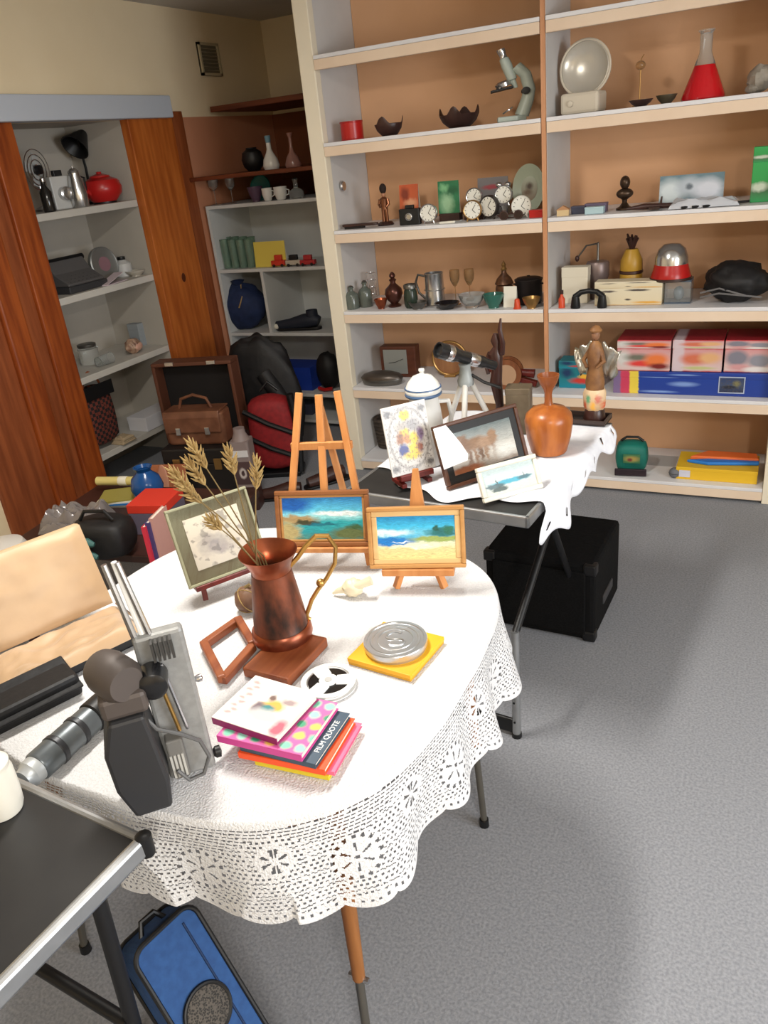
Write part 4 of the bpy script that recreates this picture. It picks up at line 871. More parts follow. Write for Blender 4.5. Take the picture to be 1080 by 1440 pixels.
def clock(label, B, r, case, rz=0, feet=True, name='clock', bell=False, group=None):
    """round clock facing -Y"""
    t = T(name, label, 'clock', B, rz, group); c = (0, 0, r*1.12)
    q = MB().at(c, (PI/2, 0, 0)); q.lathe([(0, -r*.5), (r*.9, -r*.5), (r, -r*.4), (r, r*.05), (r*.94, r*.10), (r*.86, r*.06), (r*.86, r*.03), (0, r*.03)], 32); q.build('case', case, t, True)
    q = MB().at(c, (PI/2, 0, 0)); q.lathe([(0, r*.04), (r*.87, r*.04), (r*.87, r*.055), (0, r*.055)], 32); q.build('dial', M_face, t)
    for a, l in ((.6, .62), (2.3, .45)): MB().bar((0, -r*.07, c[2]), (r*l*math.sin(a), -r*.07, c[2]+r*l*math.cos(a)), .002, .002).build('hand', M_ink, t)
    for k in range(12): a = k*PI/6; MB().at((r*.74*math.sin(a), -r*.062, c[2]+r*.74*math.cos(a)), (0, a, 0)).box(-.0012, .0012, -.0006, .0006, -r*.07, r*.07).build('hour_mark', M_ink, t)
    for sx in (-1, 1):
        MB().tube([(sx*r*.5, 0, r*.3), (sx*r*.62, 0, 0)], r*.09, 8).build('foot', case, t, True)
        if bell: MB().ell((sx*r*.5, r*.1, c[2]+r*1.05), (r*.38, r*.38, r*.28)).build('bell', case, t, True)
    return t
# ---- upper left bay
B, w, h = slot(482, 511, 170, 1, .10)
t = ves('red_tin', 'glossy red cylindrical tin with rolled rims on the upper shelf', 'tin', B, w, h, [('body', [(0, 0), (.98, 0), (1, .04), (.96, .07), (.96, .9), (1, .93), (1, .96), (.9, .97)], M_red), ('lid', [(.9, .955), (.99, .96), (.99, 1), (.6, 1), (0, .99)], mat('red_lid', (150, 24, 24), .3))])
M_brown2 = M_brown
def lobed(label, s, n, ph):
    B, w, h = s; t = T('lobed_bowl', label, 'bowl', B, ph)
    f = lambda a, z: 1
    m = MB(); NN = 48; v = []; fs = []
    prof = [(.0, .0), (.45, .0), (.55, .05), (.85, .35), (1.0, .7), (.98, .74), (.8, .4), (.4, .12), (0, .1)]
    for r, z in prof:
        for k in range(NN):
            a = 2*PI*k/NN; up = (max(0, math.cos(n*a))**1.5)*.38*(z/.7)**2; v.append((r*w/2*math.cos(a), r*w/2*.8*math.sin(a), h*(z+up)*.92))
    for i in range(len(prof)-1):
        for k in range(NN): fs.append((i*NN+k, i*NN+(k+1) % NN, (i+1)*NN+(k+1) % NN, (i+1)*NN+k))
    m.add(v, fs); m.build('bowl_body', M_brown, t, True); MB().lathe([(w*.24, 0), (w*.26, .004), (w*.2, .008)], 24).build('foot_ring', M_brown, t, True)
lobed('small dark brown wooden bowl with a pointed lobed rim beside the red tin', slot(530, 567, 165, 1, .14), 3, .5)
lobed('wide dark brown wooden bowl with pointed lobes beside the microscope', slot(620, 674, 151, 1, .16), 4, .0)
B, w, h = slot(694, 744, 66, 1, .14)
t = T('microscope', 'old grey green microscope with black stage on the upper shelf', 'microscope', B, -1.25); t.scale = (1.3, 1.3, 1)
M_mic = mat('microscope_enamel', (176, 186, 176), .35)
m = MB(); m.prism([(-.05, -.045), (.05, -.045), (.045, .02), (.02, .05), (-.02, .05), (-.045, .02)], 0, .022); m.build('base', M_mic, t, bevel=.005)
arm = [(.0, .035, .02), (.0, .055, .08), (.0, .062, h*.42), (.0, .05, h*.62), (.0, .02, h*.74)]
MB().tube(arm, [.024, .022, .020, .020, .021], 12).build('arm', M_mic, t, True)
q = MB(); q.M = Matrix.Translation((0, .0, h*.66)) @ Matrix.Rotation(.30, 4, 'X')
q.lathe([(0, -.06), (.008, -.06), (.010, -.03), (.016, -.025), (.018, .03), (.016, .055), (.014, .06)], 20); q.build('body_tube', M_mic, t, True)
q.v = []; q.f = []; q.lathe([(.0145, .055), (.012, .06), (.012, h*.34-.02), (.014, h*.34-.015), (.014, h*.34), (0, h*.34)], 20); q.build('eyepiece', M_steel, t, True)
MB().at((0, -.03, h*.45), (.15, 0, 0)).box(-.036, .036, -.034, .04, -.004, .004).build('stage', M_black, t, bevel=.002)
MB().at((0, -.022, h*.52), (.3, 0, 0)).lathe([(0, -.01), (.026, -.01), (.028, .004), (.016, .012), (0, .012)], 20).build('nosepiece', M_steel, t, True)
for k in (-1, 0, 1): MB().tube([(.014*k, -.028, h*.51), (.02*k, -.036, h*.46)], [.007, .005], 10).build('objective', M_steel, t, True)
for sx in (-1, 1): MB().at((sx*.016, .05, h*.40), (0, sx*PI/2, 0)).lathe([(.012, 0), (.014, .003), (.014, .013), (0, .015)], 16).build('focus_knob', M_black, t, True)
MB().at((0, -.01, .045), (.6, 0, 0)).lathe([(0, -.003), (.02, -.003), (.021, .002), (0, .003)], 20).build('mirror', M_steel, t, True)
# ---- second row left bay
B, w, h = slot(483, 532, 312, 2, .06)
t = T('clothes_brush', 'flat dark clothes brush lying at the post end of the shelf', 'brush', B, .05)
MB().prism([(x, y*.6) for x, y in rrect(w, .06, .028)], .010, .022).build('handle', M_brown, t, bevel=.003); MB().box(-w*.42, w*.1, -.014, .014, 0, .0105).build('bristles', mat('bristle', (40, 34, 30), .9, c2=(26, 22, 20), scale=200), t)
B, w, h = slot(533, 553, 257, 2, .13)
t = T('soldier_figurine', 'small bronze guardsman figurine with a tall dark bearskin hat', 'figurine', B, 0)
MB().lathe([(w*.5, 0), (w*.52, .005), (w*.4, .016), (.01, .018)], 20).build('plinth', M_brown, t, True)
m = MB(); [m.tube([(sx*.009, 0, .014), (sx*.009, 0, h*.24), (sx*.007, 0, h*.40)], [.009, .008, .010], 10) for sx in (-1, 1)]; m.tube([(0, 0, h*.38), (0, 0, h*.50), (0, 0, h*.63), (0, 0, h*.68)], [.016, .016, .020, .008], 14)
for sx in (-1, 1): m.tube([(sx*.02, 0, h*.62), (sx*.026, -.004, h*.50), (sx*.016, -.014, h*.44)], [.008, .007, .005], 8)
m.build('body', mat('bronze', (130, 84, 58), .35, .7), t, True)
MB().ell((0, 0, h*.735), (.010, .011, .014)).build('head', mat('figurine_tan', (170, 120, 90), .5), t, True); MB().ell((0, 0, h*.87), (.017, .018, h*.125)).build('hat', mat('hat_dark', (36, 24, 20), .8), t, True)
card('orange printed card with dark figures behind the black camera', slot(563, 589, 259, 2, .24), pic('orange_card', [(0, (214, 110, 66)), (1, (206, 96, 56))], [(.3, .75, .22, .16, (140, 60, 40), .4), (.6, .5, .3, .1, (232, 170, 130), .5), (.3, .2, .25, .2, (70, 50, 40), .5)], warp=.06))
B, w, h = slot(564, 592, 288, 2, .08)
t = T('old_camera', 'small black camera with round lens in front of the orange card', 'camera', B, .1)
MB().prism(rrect(w, .034, .008), 0, h*.82).build('body', M_black, t, bevel=.003); MB().box(-w*.2, w*.2, -.012, .012, h*.82, h).build('viewfinder', M_black, t, bevel=.003)
q = MB().at((0, -.016, h*.42), (PI/2, 0, 0)); q.lathe([(0, 0), (.017, 0), (.017, .012), (.013, .014), (.011, .010), (0, .010)], 24); q.build('lens', M_steel, t, True)
B, w, h = slot(592, 615, 284, 2, .07)
clock('white-faced round clock with silver rim beside the small camera', B, w*.5, M_steel, .1)
B, w, h = slot(618, 646, 297, 2, .12)
t = box_t('small plain brown wooden block carrying the green card', (B, w, .034), .05, M_brown, 'wooden_block', 'block')
B2, w2, h2 = slot(618, 647, 254, 2, .13); z_ = .0345
card('green leaf patterned card standing on the brown block', (B2+Vector((0, 0, z_)), w2, h2-z_), pic('green_card', [(0, (40, 120, 78)), (1, (36, 110, 70))], [(.4, .3, .3, .3, (150, 190, 150), .5), (.7, .7, .3, .12, (26, 90, 56), .5), (.3, .8, .2, .1, (120, 180, 130), .5)], warp=.1), tilt=.05)
card('grey booklet with a red title standing behind the clocks', slot(672, 714, 249, 2, .30), pic('grey_booklet', [(0, (126, 122, 124)), (1, (134, 130, 132))], [(.5, .75, .32, .06, (176, 70, 80), .4)]), name='booklet', cat='booklet')
B, w, h = slot(652, 678, 281, 2, .06); clock('round brass alarm clock in front of the grey booklet', B, w*.48, M_gold, .15, group='clocks on the shelf')
B, w, h = slot(676, 699, 276, 2, .10); clock('dark-cased round clock with a tilted white dial', B, w*.62, mat('dark_case', (44, 38, 36), .4), -.3, group='clocks on the shelf')
B, w, h = slot(656, 680, 292, 2, .14); B3 = B+Vector((0, 0, .055))
t = T('shelf_riser', 'small dark display step behind the round brass alarm clock', 'riser', B); MB().box(-w*.55, w*.55, -.02, .03, 0, .046).build('step', M_brown, t, bevel=.002); MB().box(-w*.6, w*.6, -.024, .034, .046, .0545).build('top_board', M_brown, t, bevel=.002)
clock('small silver clock raised on the dark display step', B3, w*.46, M_steel, .1, group='clocks on the shelf')
B, w, h = slot(697, 721, 264, 2, .12)
ves('clock_stand', 'turned silver candlestick base carrying a white clock face', 'stand', B, w, h*.42, [('pillar', [(0, 0), (.8, 0), (.82, .1), (.4, .25), (.25, .6), (.4, .85), (.5, 1), (0, 1)], M_steel)])
clock('silver double-bell clock standing on the turned pillar', B+Vector((0, 0, h*.42)), w*.50, M_steel, .05, bell=True, group='clocks on the shelf')
B, w, h = slot(720, 747, 274, 2, .07); clock('cream-faced clock with pale rim beside the oval plate', B, w*.50, M_face, .2, group='clocks on the shelf')
B, w, h = slot(724, 764, 230, 2, .27)
t = T('oval_plate', 'large oval pale green plate standing upright against the divider', 'plate', B, -.1)
q = MB(); q.M = Matrix.Rotation(-.12, 4, 'X') @ Matrix.Translation((0, 0, h/2)) @ Matrix.Rotation(PI/2, 4, 'X') @ Matrix.Diagonal((w*.58, h/2, 1, 1))
q.lathe([(0, .0), (.55, .0), (.7, .004), (1, .014), (1, .010), (.7, -.002), (.5, -.006), (0, -.006)], 40); q.build('plate_body', mat('celadon', (176, 186, 166), .3), t, True)
q.v = []; q.f = []; q.lathe([(0, .0012), (.5, .0012), (.5, .0002)], 32); q.build('painted_centre', pic('plate_print', [(0, (140, 120, 100)), (1, (186, 194, 176))], [(.5, .6, .2, .14, (90, 76, 66), .5), (.4, .35, .25, .12, (120, 100, 82), .5)]), t, True)
B, w, h = slot(744, 763, 295, 2, .03); box_t('tiny bright red box at the divider end of the shelf', (B, w, h), .03, M_red)
B, w, h = slot(698, 740, 294, 2, .03)
t = T('sunglasses', 'pair of dark brown spectacles lying folded in front of the clocks', 'spectacles', B, .05)
for sx in (-1, 1):
    MB().at((sx*w*.24, 0, .018), (PI/2, 0, 0)).ring(.018, .003, n=20, m=6).build('rim', M_brown, t, True); MB().at((sx*w*.24, 0, .018), (PI/2, 0, 0)).lathe([(0, -.0008), (.017, -.0008), (.017, .0008), (0, .0008)], 20).build('lens', mat('dark_lens', (50, 36, 34), .1), t)
    MB().tube([(sx*w*.46, .0, .02), (sx*w*.3, .02, .008), (-sx*w*.3, .026, .004)], .0025, 6).build('temple', M_brown, t, True)
MB().tube([(-w*.10, 0, .022), (0, 0, .026), (w*.10, 0, .022)], .0025, 6).build('bridge', M_brown, t, True)
B, w, h = slot(618, 640, 307, 2, .03)
t = T('pocket_knife', 'small bone-handled folding knife lying at the shelf front', 'knife', B, .1); MB().prism(rrect(w, .016, .007), 0, .009).build('handle', CARD, t, bevel=.002); MB().prism([(0, -.004), (w*.8, -.004), (w*.9, .002), (0, .006)], .009, .0105).build('blade', M_steel, t)
# ---- third row left bay
def bottle(label, s, gl, group=None, cork=None, sh=.62, nk=.32):
    B, w, h = s
    return ves('glass_bottle', label, 'bottle', B, w, h, [('body', [(0, 0), (.92, 0), (1, .03), (1, sh), (.85, sh+.08), (nk+.05, sh+.18), (nk, sh+.22), (nk, .93), (nk+.1, .94), (nk+.1, .98), (nk, 1)], gl), ('stopper', [(nk-.02, .96), (nk-.02, 1.0), (nk+.05, 1.02), (nk*.6, 1.06), (0, 1.07)], cork or M_pew)], group)
bottle('grey glass bottle with shoulders nearest the grey side panel', slot(488, 505, 403, 3, .07), mat('smoke_glass', (120, 128, 120), .15, trans=.5), 'bottles on the shelf')
bottle('grey glass bottle with a stopper next to the wire holder', slot(507, 524, 396, 3, .12), mat('smoke_glass'), 'bottles on the shelf')
B, w, h = slot(519, 531, 382, 3, .22)
t = T('wire_holder', 'tall thin wire bottle holder behind the grey bottles', 'holder', B); 
for k in range(5): MB().ring(w*.5, .0016, (0, 0, .004+h*k/4.2), 20, 5).build('wire_ring', M_metal, t, True)
for k in range(4): a = k*PI/2; MB().tube([(w*.5*math.cos(a), w*.5*math.sin(a), 0), (w*.5*math.cos(a), w*.5*math.sin(a), h)], .0016, 5).build('wire_post', M_metal, t, True)
B, w, h = slot(544, 567, 382, 3, .11)
ves('copper_flask', 'dark copper pear-shaped flask with a long stopper', 'flask', B, w, h, [('body', [(0, 0), (.7, 0), (.75, .04), (.4, .1), (.8, .22), (1, .38), (.9, .52), (.5, .62), (.3, .68), (.3, .76)], mat('dark_copper', (84, 50, 42), .3, .6)), ('stopper', [(.38, .75), (.42, .78), (.2, .82), (.36, .88), (.3, .94), (.1, 1), (0, 1)], mat('dark_copper'))])
B, w, h = slot(570, 588, 399, 3, .08)
ves('green_jar', 'dark green ceramic jar with banded neck', 'jar', B, w, h, [('body', [(0, 0), (.8, 0), (.96, .1), (1, .4), (.92, .7), (.8, .8)], mat('dark_green_glaze', (44, 56, 46), .25)), ('rim', [(.8, .79), (.95, .82), (.95, .96), (.85, 1), (.7, .98), (.7, .8)], M_pew)])
B, w, h = slot(600, 626, 383, 3, .12)
t = ves('tankard', 'polished steel tankard with a dark curved handle', 'tankard', B, w, h, [('body', [(0, 0), (1.08, 0), (1.1, .04), (1, .07), (.94, .5), (.92, .95), (.96, .98), (.96, 1), (.88, 1), (.86, .1), (0, .08)], M_steel)])
MB().tube([(-w*.46, 0, h*.9), (-w*.85, 0, h*.95), (-w*1.0, 0, h*.72), (-w*.85, 0, h*.4), (-w*.5, 0, h*.2)], .006, 8).build('handle', M_pew, t, True); MB().ring(w*.52, .002, (0, 0, h*.5), 28, 6).build('band', M_steel, t, True)
def goblet(label, s, gl, group=None): 
    B, w, h = s; return ves('wine_glass', label, 'glass', B, w, h, [('foot', [(0, 0), (.9, 0), (.9, .015), (.12, .04), (.08, .06)], gl), ('stem', [(.08, .05), (.07, .3), (.08, .5), (.16, .54)], gl), ('bowl', [(.0, .52), (.3, .54), (.8, .7), (.9, .85), (.84, 1), (.8, 1), (.84, .85), (.74, .72), (.0, .56)], gl)], group)
G_amb = mat('amber_glass', (196, 160, 116), .1, trans=.7)
goblet('tall amber-tinted wine glass beside the steel tankard', slot(634, 649, 379, 3, .14), G_amb, 'wine glasses'); goblet('tall amber-tinted wine glass beside the decorated bottle', slot(654, 669, 378, 3, .16), G_amb, 'wine glasses')
def dish(label, s, m, group=None, name='dish'):
    B, w, h = s; return ves(name, label, 'dish', B, w, h, [('bowl', [(0, 0), (.45, 0), (.5, .1), (.8, .5), (1, .95), (1, 1), (.95, 1), (.75, .55), (.4, .2), (0, .18)], m), ('foot_ring', [(.4, 0), (.5, 0), (.48, .12), (.38, .1)], m)], group)
dish('shallow black dish at the shelf front below the tankard', slot(612, 646, 425, 3, .04), mat('black_glaze', (22, 20, 24), .2)); dish('shallow clear glass dish beside the black dish', slot(646, 682, 413, 3, .06), G_clear); dish('green glass dish in front of the decorated bottle', slot(680, 709, 413, 3, .05), mat('teal_glass', (70, 130, 116), .12, trans=.4))
B, w, h = slot(698, 722, 366, 3, .17)
ves('decorated_bottle', 'tall brown decorated bottle with a pointed stopper', 'bottle', B, w, h, [('body', [(0, 0), (.9, 0), (1, .05), (1, .35), (.9, .42), (1.05, .46), (.8, .58), (.3, .7), (.25, .78)], mat('ornate_brown', (112, 76, 52), .35, .4, c2=(70, 46, 34), scale=40)), ('stopper', [(.3, .77), (.35, .8), (.2, .85), (.28, .9), (.1, .96), (0, 1)], M_gold)])
B, w, h = slot(708, 726, 403, 3, .05); card('small blank white card propped in front of the decorated bottle', (B, w, h), CARD, tilt=.15)
B, w, h = slot(726, 762, 387, 3, .14)
t = ves('dark_pot', 'squat dark metal cooking pot with small side handles', 'pot', B, w, h, [('body', [(0, 0), (.9, 0), (1, .08), (1, .8), (1.06, .84), (1.06, .88), (.95, .88), (.92, .1), (0, .1)], mat('dark_iron', (44, 40, 40), .4, .5)), ('lid', [(1.0, .87), (.9, .92), (.3, .96), (.1, .97), (.12, 1), (0, 1)], mat('dark_iron'))])
for sx in (-1, 1): MB().tube([(sx*w*.48, -.012, h*.7), (sx*w*.60, 0, h*.7), (sx*w*.48, .012, h*.7)], .003, 6).build('handle', mat('dark_iron'), t, True)
B, w, h = slot(735, 760, 418, 3, .03); dish('low brass dish in front of the dark pot', (B, w, h), M_gold); 
B, w, h = slot(528, 545, 420, 3, .06); dish('small copper dish between bottle and flask', (B, w, h), M_cop, name='copper_dish')
B, w, h = slot(576, 600, 424, 3, .04); dish('low pewter dish before the green jar', (B, w, h), M_pew, name='pewter_dish')
B, w, h = slot(722, 733, 420, 3, .02); ves('thimble', 'tiny bright orange red cap beside the white card', 'cap', B, w*.8, h, [('body', [(0, 0), (1, 0), (.95, .3), (.8, .9), (.5, 1), (0, 1)], mat('orange_red', (206, 74, 40), .4)), ('brim', [(.9, 0), (1.2, 0), (1.2, .12), (.9, .15)], mat('orange_red'))])
# ---- fourth row left bay
B, w, h = slot(538, 586, 487, 4, .20)
t = T('mantel_clock', 'square wooden mantel clock with silver square dial', 'clock', B, .05)
MB().box(-w/2, w/2, 0, .07, 0, h).build('case', wood('clock_wood', (92, 50, 34), (70, 36, 24), .4, 'X', 5), t, bevel=.004); MB().box(-w*.40, w*.26, -.004, .002, h*.12, h*.9).build('dial', mat('silver_dial', (150, 152, 148), .35, .4), t, bevel=.001)
for a, l in ((1.2, .3), (4.6, .22)): MB().bar((-w*.07, -.006, h*.5), (-w*.07+h*l*math.sin(a), -.006, h*.5+h*l*math.cos(a)), .003, .002).build('hand', M_ink, t)
B, w, h = slot(511, 566, 521, 4, .07)
t = T('oval_casket', 'flat oval dark metal casket with domed lid on the lower shelf', 'casket', B, .1)
q = MB(); q.M = Matrix.Diagonal((w/2, .055, h, 1)); q.lathe([(0, 0), (.85, 0), (.95, .15), (1, .45), (.98, .5)], 36); q.build('base', M_pew, t, True); q.v = []; q.f = []; q.lathe([(1.02, .48), (1.02, .56), (.85, .8), (.5, .95), (0, 1)], 36); q.build('lid', mat('dark_pewter', (84, 76, 70), .35, .6), t, True)
B, w, h = slot(616, 652, 478, 4, .24)
t = T('gilt_hoop', 'gilt round hoop frame standing behind the telescope', 'frame', B, .15)
MB().at((0, 0, h/2), (PI/2, 0, 0)).ring(h*.46, .007, n=36, m=8).build('hoop', M_gold, t, True); MB().at((0, .004, h/2), (PI/2, 0, 0)).lathe([(0, -.002), (h*.45, -.002), (h*.45, .002), (0, .002)], 32).build('backing', wood('hoop_back', (150, 104, 66), (130, 86, 52), .6), t); MB().box(-.03, .03, -.02, .03, 0, .012).build('foot', M_gold, t, bevel=.002)
B, w, h = slot(693, 747, 503, 4, .08)
t = T('toy_cannon', 'dark red wooden toy cannon with large turned wheels', 'toy', B, .12)
for y in (-.03, .03):
    wh = MB().at((-w*.10, y, h*.5), (PI/2, 0, 0)); wh.lathe([(h*.30, -.006), (h*.5, -.006), (h*.5, .006), (h*.30, .006), (h*.30, -.006)], 28); o = wh.build('wheel', wood('wheel_wood', (140, 86, 54), (112, 64, 38), .4), t, True)
    wh = MB().at((-w*.10, y*1.2, h*.5), (PI/2, 0, 0)); wh.lathe([(0, -.006), (h*.34, -.004), (h*.34, .004), (0, .006)], 20); wh.build('hub', mat('hub_pale', (176, 140, 110), .5), o, True)
q = MB(); q.M = Matrix.Translation((0, 0, h*.55)) @ Matrix.Rotation(PI/2+.12, 4, 'Y'); q.lathe([(0, -w*.6), (.014, -w*.6), (.016, -w*.5), (.013, 0), (.020, w*.5), (.022, w*.58), (0, w*.6)], 18); q.build('barrel', M_redw, t, True)
MB().at((w*.25, 0, h*.28), (0, .3, 0)).box(-w*.4, w*.4, -.018, .018, -.012, .012).build('carriage', M_redw, t, bevel=.003)
# ---- below the lowest left shelf
B, w, h = slot(532, 564, 578, 5, .2)
t = T('wicker_basket', 'dark woven basket in the shadow of the bottom shelf', 'basket', B, 0)
for k in range(8): MB().ring(w*.38+w*.10*k/7, .012, (0, 0, .012+k*h/9.5), 28, 8).build('woven_coil', mat('dark_wicker', (72, 60, 50), .8, c2=(50, 42, 36), scale=60), t, True)
MB().lathe([(0, 0), (w*.36, 0), (w*.36, .012), (0, .012)], 24).build('bottom', mat('dark_wicker'), t)
# ---- upper right bay
B, w, h = slot(788, 858, 56, 1, .17)
t = T('table_fan', 'old cream desk fan heater with a round dished front on a square base', 'heater', B, -.1)
M_crm = mat('aged_cream', (206, 196, 178), .4)
MB().box(-w*.42, w*.36, -.06, .06, 0, h*.30).build('base', M_crm, t, bevel=.012)
q = MB().at((0, .01, h*.62), (PI/2-.1, 0, 0)); q.lathe([(0, -.05), (w*.3, -.045), (w*.48, -.02), (w*.5, .0), (w*.5, .012), (w*.46, .016), (w*.40, .0), (w*.2, -.012), (0, -.016)], 40); q.build('dish', mat('pale_dish', (196, 190, 178), .25, .3), t, True)
MB().at((0, .01, h*.62), (PI/2-.1, 0, 0)).ring(w*.5, .005, (0, 0, .012), 40, 8).build('rim', M_crm, t, True)
MB().tube([(0, .03, h*.28), (0, .04, h*.40)], .014, 10).build('neck', M_crm, t, True); MB().at((-w*.2, -.062, h*.15), (PI/2, 0, 0)).lathe([(0, 0), (.012, 0), (.011, .008), (0, .01)], 16).build('knob', M_crm, t, True)
B, w, h = slot(888, 910, 77, 1, .16)
t = ves('stemmed_ornament', 'thin gilt stem ornament topped with a small glass ball', 'ornament', B, w, h, [('foot', [(0, 0), (1, 0), (.9, .03), (.2, .07), (.1, .1)], M_gold), ('stem', [(.1, .08), (.07, .5), (.1, .72)], M_gold)])
MB().ell((0, 0, h*.80), (w*.32, w*.32, h*.09)).build('ball', G_amb, t, True); MB().tube([(0, 0, h*.88), (.004, 0, h*.94), (.012, 0, h)], .002, 6).build('finial', M_gold, t, True)
dish('small dark dish at the foot of the stemmed ornament', slot(884, 918, 140, 1, .06), M_brown); dish('small dark green dish between ornament and flask', slot(922, 952, 133, 1, .12), mat('olive_glaze', (74, 66, 50), .4))
B, w, h = slot(957, 1020, 42, 1, .14)
t = ves('conical_flask', 'glass conical flask half filled with red liquid', 'flask', B, w, h, [('red_liquid', [(0, 0), (.95, 0), (1, .02), (.98, .06), (.47, .5), (0, .505)], mat('red_liquid', (196, 14, 26), .12, coat=.5)), ('glass', [(.475, .5), (.34, .62), (.28, .68), (.28, .95), (.36, .98), (.36, 1), (.27, 1), (.26, .68), (.32, .62), (.455, .505), (.475, .5)], G_clear)])
B, w, h = slot(1045, 1090, 88, 1, .14)
t = T('stone_lump', 'pale rough crystal lump at the post end of the upper shelf', 'stone', B, 0)
MB().ell((0, 0, h*.47), (w*.42, .05, h*.46), 20, 14, f=lambda d: 1+.18*noise.noise(d*2.3)).build('rock', mat('pale_rock', (166, 158, 146), .6, c2=(120, 112, 100), scale=14, bump=.6), t, True, ang=.3); MB().ell((-w*.2, -.02, h*.16), (w*.25, .03, h*.17), 12, 8, f=lambda d: 1+.2*noise.noise(d*3)).build('fragment', mat('pale_rock'), t, True, ang=.3)
# ---- second row right bay
B, w, h = slot(783, 801, 289, 2, .05)
t = T('toy_house', 'tiny cream model house next to the divider', 'model', B, .1); MB().box(-w*.45, w*.45, -.016, .016, 0, h*.6).build('walls', mat('house_cream', (206, 180, 136), .6), t); q = MB(); q.M = Matrix.Rotation(PI/2, 4, 'X'); q.prism([(-w*.52, h*.6), (w*.52, h*.6), (0, h)], -.018, .018); q.build('roof', mat('roof_tan', (176, 130, 90), .6), t)
B, w, h = slot(803, 822, 290, 2, .08); box_t('little dark blue box beside the model house', (B, w, h), .04, mat('navy_box', (62, 64, 84), .5))
B, w, h = slot(822, 852, 286, 2, .10); box_t('small purple grey box behind the pale blue one', (B, w, h), .05, mat('mauve_box', (100, 88, 110), .5))
B, w, h = slot(822, 848, 291, 2, .035); box_t('small pale blue box at the shelf front', (B, w, h), .04, mat('pale_blue', (170, 196, 202), .5))
B, w, h = slot(866, 890, 247, 2, .14)
t = T('bronze_bust', 'small dark bronze bust on a stem beside the papers', 'bust', B, .3); M_brz = mat('dark_bronze', (74, 58, 46), .35, .7)
MB().lathe([(w*.5, 0), (w*.5, .008), (w*.3, .014), (w*.14, .03), (w*.16, h*.3), (w*.3, h*.36)], 20).build('stem', M_brz, t, True); MB().ell((0, 0, h*.48), (w*.5, w*.36, h*.16)).build('shoulders', M_brz, t, True); MB().ell((0, 0, h*.80), (w*.30, w*.34, h*.20), f=lambda d: 1+.1*max(0, -d.y)**3).build('head', M_brz, t, True)
B, w, h = slot(880, 960, 286, 2, .03)
t = T('toy_aeroplane', 'dark flat model aeroplane lying at the front of the shelf', 'model', B+Vector((0, .02, 0)), .1)
MB().tube([(-w*.5, 0, .012), (-w*.2, 0, .016), (w*.3, 0, .014), (w*.5, 0, .012)], [.004, .012, .010, .004], 10).build('fuselage', M_brown, t, True); MB().prism([(-.02, -.05), (.02, -.05), (.03, .0), (.02, .05), (-.02, .05), (-.03, 0)], .010, .014).build('wing', M_brown, t); MB().prism([(w*.38, -.02), (w*.46, -.02), (w*.46, .02), (w*.38, .02)], .012, .015).build('tail', M_brown, t); MB().tube([(w*.1, 0, .02), (w*.12, 0, .05)], [.006, .003], 6).build('fin', M_brown, t, True)
B, w, h = slot(926, 1016, 245, 2, .20)
t = card('blue and white printed sleeve with shiny discs standing on the shelf', (B, w, h), pic('disc_sleeve', [(0, (120, 140, 150)), (1, (110, 136, 146))], [(.18, .45, .2, .38, (214, 224, 228), .4), (.46, .6, .18, .3, (186, 196, 206), .4), (.76, .45, .22, .36, (216, 220, 230), .4), (.46, .6, .06, .1, (110, 120, 130), .4)], rough=.2), name='printed_sleeve', cat='sleeve')
B, w, h = slot(940, 1040, 270, 2, .06)
t = T('plastic_packet', 'crumpled clear plastic packet with dark tools lying on the shelf', 'packet', B, .05)
m = MB(); v, f = crumple(w, .09, .012, 5, 9.1, .028); m.M = Matrix.Translation((-w/2, -.045, .002)); m.add(v, f); m.build('film', mat('shiny_film', (206, 210, 218), .12, .3), t, True, ang=.5)
for k in range(3): MB().tube([(-w*.3+k*.04, -.05, .006), (w*.25+k*.05, .02, .008)], .005, 8).build('tool', M_black, t, True)
B, w, h = slot(1054, 1092, 206, 2, .10)
box_t('bright green tall carton by the right post', (B, w, h), .06, pic('green_carton', [(0, (40, 150, 80)), (.3, (60, 90, 60)), (.5, (40, 150, 70)), (1, (46, 160, 80))], [(.3, .35, .3, .1, (190, 200, 180), .4)]), 'carton', 'carton')
# ---- third row right bay
B, w, h = slot(790, 826, 376, 3, .12); box_t('cream white carton standing beside the divider', (B, w, h), .06, mat('cream_carton', (216, 208, 188), .6), 'carton', 'carton')
B, w, h = slot(824, 856, 340, 3, .24)
t = ves('grey_mill', 'grey metal coffee grinder with a thin crank on top', 'grinder', B, w, h, [('body', [(0, 0), (.9, 0), (.95, .04), (.9, .35), (1, .4), (1, .62), (.9, .66), (0, .68)], mat('grey_mill_metal', (128, 112, 108), .4, .5)), ('post', [(.14, .66), (.1, .7), (.1, .98), (0, 1)], M_pew)])
MB().tube([(0, 0, h*.97), (-w*.5, 0, h*.94), (-w*.9, 0, h*.72)], .004, 6).build('crank', M_pew, t, True); MB().ell((-w*.9, 0, h*.72), (.01, .01, .014)).build('crank_knob', M_brown, t, True)
B, w, h = slot(870, 903, 327, 3, .20)
t = ves('yellow_vase', 'mustard yellow ceramic bottle with a dark ragged stopper', 'bottle', B, w, h, [('body', [(0, 0), (.9, 0), (.95, .03), (.95, .38), (.86, .42), (.95, .46), (.9, .6), (.6, .72), (.5, .76)], mat('mustard', (176, 136, 46), .4)), ('band', [(.9, .39), (1.0, .41), (1, .44), (.9, .45)], M_brown)])
for k in range(7): a = k*.9; MB().tube([(0, 0, h*.73), (.012*math.cos(a), .012*math.sin(a), h*.86), (.026*math.cos(a), .026*math.sin(a), h*(.92+.02*(k % 4)))], [.008, .010, .004], 6).build('stopper_tuft', M_brown, t, True)
